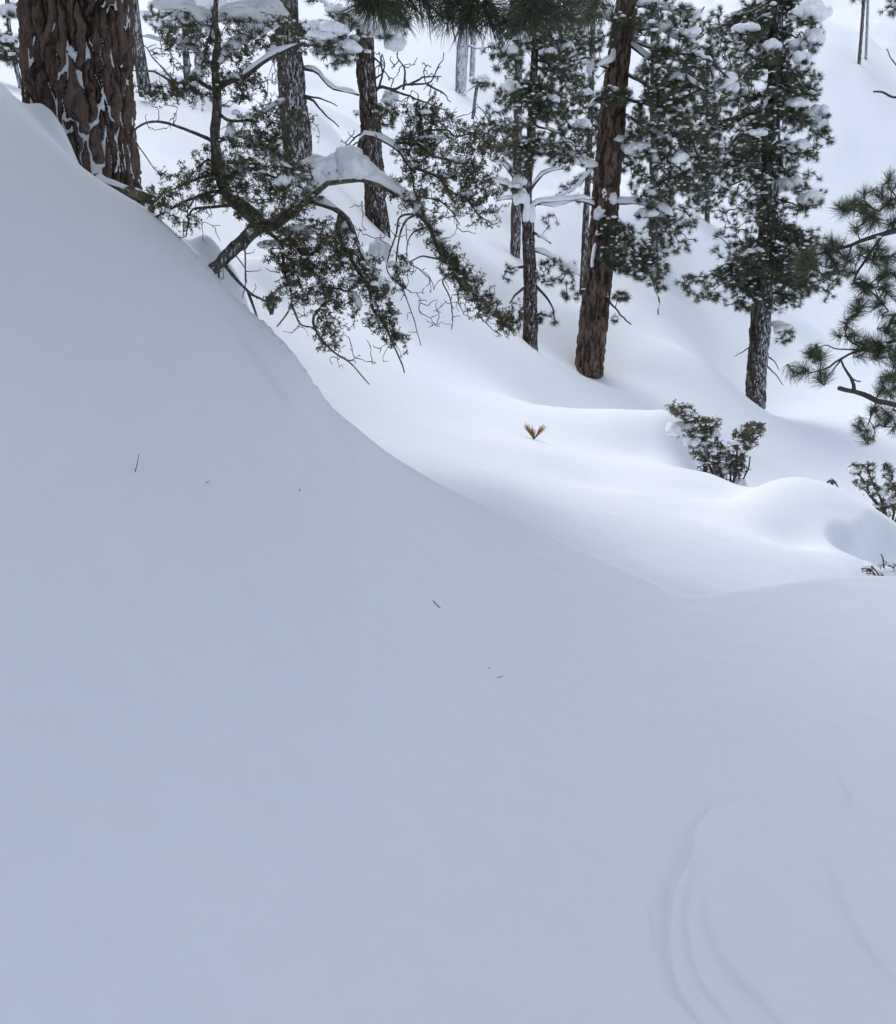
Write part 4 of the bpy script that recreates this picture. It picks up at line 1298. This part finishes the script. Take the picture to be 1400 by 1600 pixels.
far_tree('short thin grey snag standing below the two pale trunks', [(738, 190), (743, 150), (747, 125)], [5, 5, 4], 30, M_GREYBARK, limbs=[[(746, 130), (735, 140), (722, 150)]], name='dead_tree', zones=[(752, 128, 10, 14, 8, 2)], lumps=[(752, 122, 7, 5, -.1)])
far_tree('dark straight trunk half hidden right of the red barked pine', [(1020, 417), (1021, 340), (1022, 250), (1023, 100), (1024, -60)], [15, 15, 14, 13, 11], 23, M_GREYBARK, zones=[(1035, 395, 26, 14, 14, 3), (1040, 350, 24, 30, 30, 4), (1030, 215, 38, 50, 40, 5)], lumps=[(1040, 330, 10, 14, -.2), (1010, 300, 14, 10, -.2)])
far_tree('small dark trunk under the boughs between the two largest crowns', [(1105, 357), (1105, 300), (1106, 200), (1106, 60)], [8, 8, 7, 5], 27, M_GREYBARK, zones=[(1100, 290, 35, 40, 50, 5), (1100, 200, 40, 50, 50, 5)])
far_tree('grey trunk behind the fork of the slim young pine', [(805, 408), (806, 350), (808, 250), (810, 100), (812, -60)], [16, 16, 14, 12, 10], 20.5, M_GREYBARK, zones=[(800, 60, 35, 50, 40, 5)])
far_tree('narrow dark trunk tucked against the left side of the red barked pine', [(911, 425), (915, 350), (920, 250), (925, 100), (928, -60)], [9, 10, 9, 8, 7], 20, M_GREYBARK, zones=[(895, 300, 25, 25, 15, 3), (890, 130, 35, 60, 40, 5)])
far_tree('thin bare dark trunk alone at the upper right corner', [(1343, 90), (1347, 40), (1351, -20), (1354, -70)], [5, 5, 5, 4], 47, M_GREYBARK, zones=[(1350, -10, 14, 16, 14, 3)])
far_tree('faint snow coated trunk just right of the thin bare trunk', [(1353, 92), (1355, 40), (1357, -20), (1359, -70)], [4, 4, 4, 3], 48, M_WHITEBARK)
far_tree('snowy pine cut off by the upper right corner of the view', [(1425, 95), (1422, 20), (1420, -60)], [12, 11, 10], 45, M_GREYBARK, zones=[(1398, 5, 14, 20, 16, 4)])
far_tree('slim dark trunk in the snowy thicket left of the grey pine', [(296, 178), (293, 130), (290, 60), (286, -60)], [12, 11, 10, 8], 17.5, M_GREYBARK, zones=[(265, 30, 40, 35, 50, 6, -.3), (320, 20, 40, 30, 40, 5, -.3)], lumps=[(290, 20, 14, 16, -.5), (262, 40, 16, 12, -.5), (320, 8, 30, 16, -.6), (345, 15, 30, 18, -.6)])
far_tree('second slim trunk in the snowy thicket with a pale side', [(312, 128), (310, 90), (306, 20), (304, -60)], [13, 12, 11, 9], 21, M_WHITEBARK, zones=[(370, 10, 45, 30, 40, 5, -.3)], lumps=[(360, 10, 40, 24, -.5), (395, 5, 30, 20, -.5)])
far_tree('speckled trunk showing past the right edge of the thick old pine', [(214, 62), (209, 30), (203, -10), (198, -60)], [18, 20, 22, 22], 15, M_GREYBARK)
far_tree('snowy young pine peeping out left of the thick old pine', [(30, 125), (22, 90), (14, 40), (8, -40)], [7, 7, 6, 5], 12, M_GREYBARK, zones=[(6, 75, 16, 22, 26, 5), (20, 92, 14, 8, 10, 3), (22, 15, 10, 8, 6, 2)], lumps=[(8, 60, 10, 9, -.2), (15, 20, 16, 12, -.1)])

# --- the pine at the right edge: near, long needles, every tuft its own
def pine_K():
    Y = 9.0
    T = Tree('pine_tree', 'near pine at the right edge reaching in with long needled boughs and bare stubs', 'tree',
             [(1500, 860), (1500, 600), (1505, 300), (1510, -60)], M_BROWNBARK, Y, GRP, [60, 56, 52, 46], sink=.8)
    L = T.limb
    def sub(i, f):
        ln = T.limbs[i]['line']
        return ln[int(f * (len(ln) - 1))].copy()
    L([(1500, 330), (1440, 355), (1400, 362), (1360, 372), (1325, 385), (1290, 396), (1260, 402)], 14, 3, -.3, .01, start=T.trunk_at(330))
    L([(1500, 290), (1440, 300), (1400, 310), (1370, 330), (1350, 315), (1335, 330)], 8, 2, -.2, .01, start=T.trunk_at(290))
    L([(1380, 372), (1350, 410), (1335, 440), (1355, 450), (1375, 470), (1388, 485)], 5, 2, -.1, .01, start=sub(0, .5))
    L([(1500, 500), (1430, 525), (1390, 535), (1350, 545), (1320, 555), (1290, 575), (1262, 583)], 10, 2, -.3, .01, start=T.trunk_at(500))
    L([(1340, 548), (1312, 545), (1290, 540), (1275, 545)], 3, 1.5, -.1, .01, start=sub(3, .66))
    L([(1350, 545), (1325, 530), (1322, 510), (1335, 520)], 3, 1.5, -.1, .01, start=sub(3, .62))
    L([(1312, 562), (1300, 580), (1285, 592)], 3, 1.5, -.1, .01, start=sub(3, .8))
    L([(1500, 650), (1430, 640), (1385, 630), (1350, 618), (1328, 610), (1312, 606)], 12, 7, -.3, .008, start=T.trunk_at(650))
    L([(1332, 610), (1333, 598), (1326, 585), (1318, 572), (1314, 562)], 7, 3, -.05, .008, start=sub(7, .88))
    L([(1328, 592), (1338, 595), (1345, 596)], 3, 2, 0, .004, start=sub(8, .5))
    L([(1375, 628), (1362, 650), (1355, 668), (1350, 680)], 3, 1.5, -.1, .01, start=sub(7, .65))
    L([(1500, 430), (1440, 470), (1400, 490), (1385, 520)], 9, 3, -.3, .01, start=T.trunk_at(430))
    L([(1500, 600), (1430, 600), (1400, 595), (1382, 590)], 7, 3, -.3, .01, start=T.trunk_at(600))
    L([(1500, 120), (1440, 145), (1400, 152), (1380, 145), (1365, 143)], 5, 3, .3, .01, start=T.trunk_at(120))
    L([(1500, 80), (1420, 110), (1395, 95), (1385, 78)], 3, 1.5, .3, .01, start=T.trunk_at(80))
    tips = [(1325, 330), (1345, 320), (1360, 335), (1335, 355), (1378, 300), (1390, 280), (1395, 320), (1370, 345), (1398, 345), (1350, 300), (1322, 318),
            (1290, 392), (1305, 380), (1320, 400), (1345, 395), (1265, 398), (1275, 412), (1300, 415), (1360, 405), (1380, 390), (1395, 400), (1330, 425), (1250, 410),
            (1345, 445), (1360, 448), (1385, 450), (1378, 430), (1398, 430), (1350, 478), (1338, 482), (1366, 480), (1392, 492), (1410, 470),
            (1250, 584), (1278, 592), (1275, 545), (1268, 548), (1322, 512), (1330, 528), (1340, 545), (1360, 535), (1375, 545), (1390, 540), (1400, 525), (1385, 515), (1405, 550), (1398, 565), (1280, 558), (1365, 550),
            (1350, 682), (1385, 595), (1395, 610), (1400, 585), (1380, 612), (1392, 645), (1375, 655), (1400, 665), (1365, 640), (1345, 660)]
    tips = tips + [(a + rng.uniform(-16, 16), b + rng.uniform(-14, 14)) for a, b in tips ] + [(a + rng.uniform(-13, 13), b + rng.uniform(-10, 12)) for a, b in tips]
    T.fill([P(a, b, Y - .25 + rng.uniform(-.25, .25)) for a, b in tips], .007, .2)
    T.finish(None, 0.135, None, M_TWIG, tuft_objects=NEAR_TUFTS, updir=0.25, branch_name='bough', snow_dot=.12, dot=(.012, .025))
pine_K()

# ------------------------------------------------------------------ shrubs, sprigs and litter
def shrub(name, label, cat, Y, base, stems, zones, lumps=(), size=0.03, m=None, protos=None, tips_per=3, dot=.06):
    T = object.__new__(Tree)
    b = P(base[0], base[1], Y)
    T.Y, T.base, T.limbs = Y, b, []
    T.root = root_empty(name, label, cat, b)
    for s in stems:
        T.limb(s, 5, 2, rng.uniform(-.1, .1), .02, start=b - np.array([0, 0, .1]))
    for z in zones:
        T.fill(zone_pts(*z[:4], int(z[4] * 1.7), Y, 0, .14, z[5] if len(z) > 5 else 0), .003, .18, None, tips_per)
    for q in lumps:
        T.snow_lump(*q)
    T.finish(protos or ROSETTE, size, m or M_SHRUB, M_TWIG, 'leaves', snow_dot=dot, dot=(.012, .03), updir=.5, branch_name='stem')
shrub('evergreen_shrub', 'olive green shrub poking out of a hollow in the bright snow mound', 'shrub', 8.0, (1142, 780),
      [[(1142, 780), (1110, 735), (1090, 690), (1072, 655), (1050, 636)], [(1142, 780), (1120, 720), (1100, 680), (1088, 650)], [(1142, 780), (1140, 740), (1130, 700), (1110, 670)], [(1142, 780), (1150, 730), (1155, 690), (1175, 668), (1195, 662)],
       [(1142, 780), (1150, 740), (1165, 700), (1190, 680)], [(1142, 780), (1130, 760), (1105, 740), (1090, 715)], [(1142, 780), (1160, 750), (1170, 730), (1172, 715)]],
      [(1052, 640, 14, 7, 16, 30), (1070, 645, 16, 14, 30), (1092, 672, 24, 24, 80), (1105, 705, 24, 22, 60), (1140, 715, 26, 18, 60), (1170, 672, 26, 12, 50, -15), (1165, 690, 20, 12, 35), (1110, 745, 28, 22, 50, 35), (1140, 765, 20, 12, 30), (1155, 735, 12, 8, 20), (1115, 660, 14, 8, 12)],
      [(1050, 682, 26, 18, 0), (1075, 700, 16, 14, -.1), (1115, 680, 12, 11, .05), (1120, 705, 9, 8, -.1), (1135, 738, 26, 22, .1), (1155, 760, 14, 14, 0), (1078, 650, 8, 6, -.1), (1085, 710, 9, 9, -.1), (1148, 695, 8, 5, -.1)], .03)
shrub('evergreen_shrub', 'grey green shrub with forked stems half buried at the right edge', 'shrub', 9.0, (1395, 815),
      [[(1395, 815), (1375, 780), (1362, 755), (1356, 722)], [(1395, 815), (1365, 775), (1345, 745), (1330, 726)], [(1395, 815), (1400, 770), (1392, 740), (1380, 725)], [(1395, 815), (1360, 775), (1340, 758)], [(1395, 815), (1420, 770), (1425, 735)]],
      [(1340, 732, 14, 9, 22), (1362, 735, 9, 14, 18), (1345, 755, 14, 7, 18), (1365, 765, 12, 12, 20), (1388, 735, 10, 12, 24), (1392, 765, 12, 16, 24), (1390, 795, 16, 12, 26), (1375, 785, 10, 10, 14)],
      [(1378, 765, 12, 12, .05), (1395, 780, 9, 9, 0)], .028)
shrub('buried_twigs', 'dark twigs sticking out of the snow hollow at the right edge', 'twig', 5.3, (1385, 905),
      [[(1385, 905), (1378, 885), (1377, 868)], [(1385, 905), (1360, 890), (1345, 890)], [(1385, 905), (1395, 885), (1402, 880)], [(1385, 905), (1370, 893), (1362, 884)]],
      [(1385, 890, 14, 9, 14), (1355, 890, 10, 4, 6)], (), .018, M_LEAF)
shrub('buried_twigs', 'tiny dark forked twig behind the rounded snow mound', 'twig', 9.0, (1300, 762),
      [[(1300, 762), (1299, 752), (1290, 757)], [(1300, 762), (1302, 750), (1312, 764)], [(1300, 762), (1301, 748)]], [(1299, 753, 7, 4, 5)], (), .018, M_LEAF, dot=0)
shrub('green_sprig', 'small yellow green sprig hanging by a low snow lump under the gnarled tree', 'sprig', 6.6, (424, 468),
      [[(424, 468), (420, 480), (422, 492)], [(424, 468), (432, 462)], [(424, 468), (415, 475)]], [(424, 470, 9, 9, 26)], (), .026, M_SHRUB, dot=0)

def litter(name, label, cat, px, py, pts, wpx, m=M_TWIG, Yhint=None, extra=()):
    """a bit of wood lying on or stuck in the near snow; pts are pixel offsets from its foot"""
    g = ray_bank(px, py) if Yhint is None else None
    Y = g[1] if g is not None else Yhint
    b = P(px, py, Y)
    mb = MB()
    for q in [pts, *extra]:
        if name == 'dry_twig' and min(c for a, c in q) < -20:
            line = smooth_line(np.array([P(px + a, py + c, Y) for a, c in q]), 8)     # stands upright
        else:
            line = smooth_line(np.array([P(px + a, py + c, ray_bank(px + a, py + c)[1]) for a, c in q]), 8)
            line[:, 2] = ground(line[:, 0], line[:, 1])[0] + wpx * .2 * pxm(Y) + 0.001
        tube(mb, line, np.linspace(wpx, wpx * .5, 8) * .36 * pxm(Y), 6, rough=.2)
    o = mb.build(name, m, None, b)
    o['label'] = label
    o['category'] = cat
litter('dry_twig', 'thin dark twig standing upright in the smooth shaded snow', 'twig', 212, 734, [(-1, 4), (0, 0), (3, -12), (5, -25)], 2.4)
litter('dry_twig', 'short twig lying aslant in the middle of the near snow', 'twig', 677, 940, [(0, 0), (6, 6), (12, 12)], 2.4)
litter('dry_twig', 'tiny twig lying nearly level below the aslant twig', 'twig', 777, 1060, [(0, 0), (5, -1), (10, -3)], 2.2)
litter('bark_crumb', 'dot of bark on the snow just left of the tiny level twig', 'bark', 763, 1044, [(0, 0), (2, 1), (3, 3)], 3.0)
litter('bark_crumb', 'pale scrap of bark right of the upright twig', 'bark', 322, 756, [(0, 0), (3, -2), (6, -3)], 2.0)
litter('bark_crumb', 'speck of bark on the snow under the rim of the bank', 'bark', 468, 768, [(0, 0), (1, -2), (1, -3)], 2.4)

def ray_ground(px, py, y0=4.5, y1=30):
    Ys = np.linspace(y0, y1, 1200)
    q = np.array([P(px, py, 1.0)]) * Ys[:, None]
    zz = ground(q[:, 0], q[:, 1])[0]
    k = np.where(zz >= q[:, 2])[0]
    return Ys[k[0]] if len(k) else y1

def needle_sprig():
    Y = ray_ground(834, 683)
    b = P(834, 686, Y)
    root = root_empty('needle_sprig', 'small tan sprig of dead needles standing alone in the bright snow', 'sprig', b)
    st = MB()
    tube(st, np.array([P(834, 694, Y), P(834, 686, Y), P(834, 680, Y)]), np.array([.01, .01, .006]), 7)
    st.build('stem', M_TWIG, root, b)
    for dx, dy in ((-12, -16), (14, -14), (-2, -9)):
        nb = MB()
        tip = P(834 + dx, 681 + dy, Y)
        for _ in range(44):
            e = tip + rng.normal(size=3) * .015
            s = b + (tip - b) * rng.uniform(0, .45)
            d = e - s
            w_ = np.cross(d, rng.normal(size=3))
            w_ = w_ / np.linalg.norm(w_) * .0034
            nb.add([s - w_, s + w_, e + w_ * .4, e - w_ * .4], None, [[0, 1, 2, 3]], rng.uniform())
        nb.build('needle_bunch', M_DRY, root, b, smooth=False)
needle_sprig()

def fallen_branch():
    Y = 6.35
    pts = [(147, 273), (165, 283), (190, 292), (215, 300), (240, 312)]
    line = smooth_line(np.array([P(a, c + 3, Y + .1) for a, c in pts]), 24)
    b = line[12]
    mb = MB()
    tube(mb, line, np.linspace(6.5, 10, 24) * .5 * pxm(Y) * 1.6, 12, rough=.18)
    root = root_empty('fallen_branch', 'dark broken branch capped with snow at the foot of the thick old pine', 'branch', b)
    mb.build('wood', M_GNARL, root, b)
    sb = MB()
    snow_along(sb, line, np.linspace(6, 9, 24) * .6 * pxm(Y), 9 * pxm(Y), 8 * pxm(Y), 1, 3)
    sb.build('snow_cap', M_CAP, root, b, 'stuff')
    T = object.__new__(Tree)
fallen_branch()
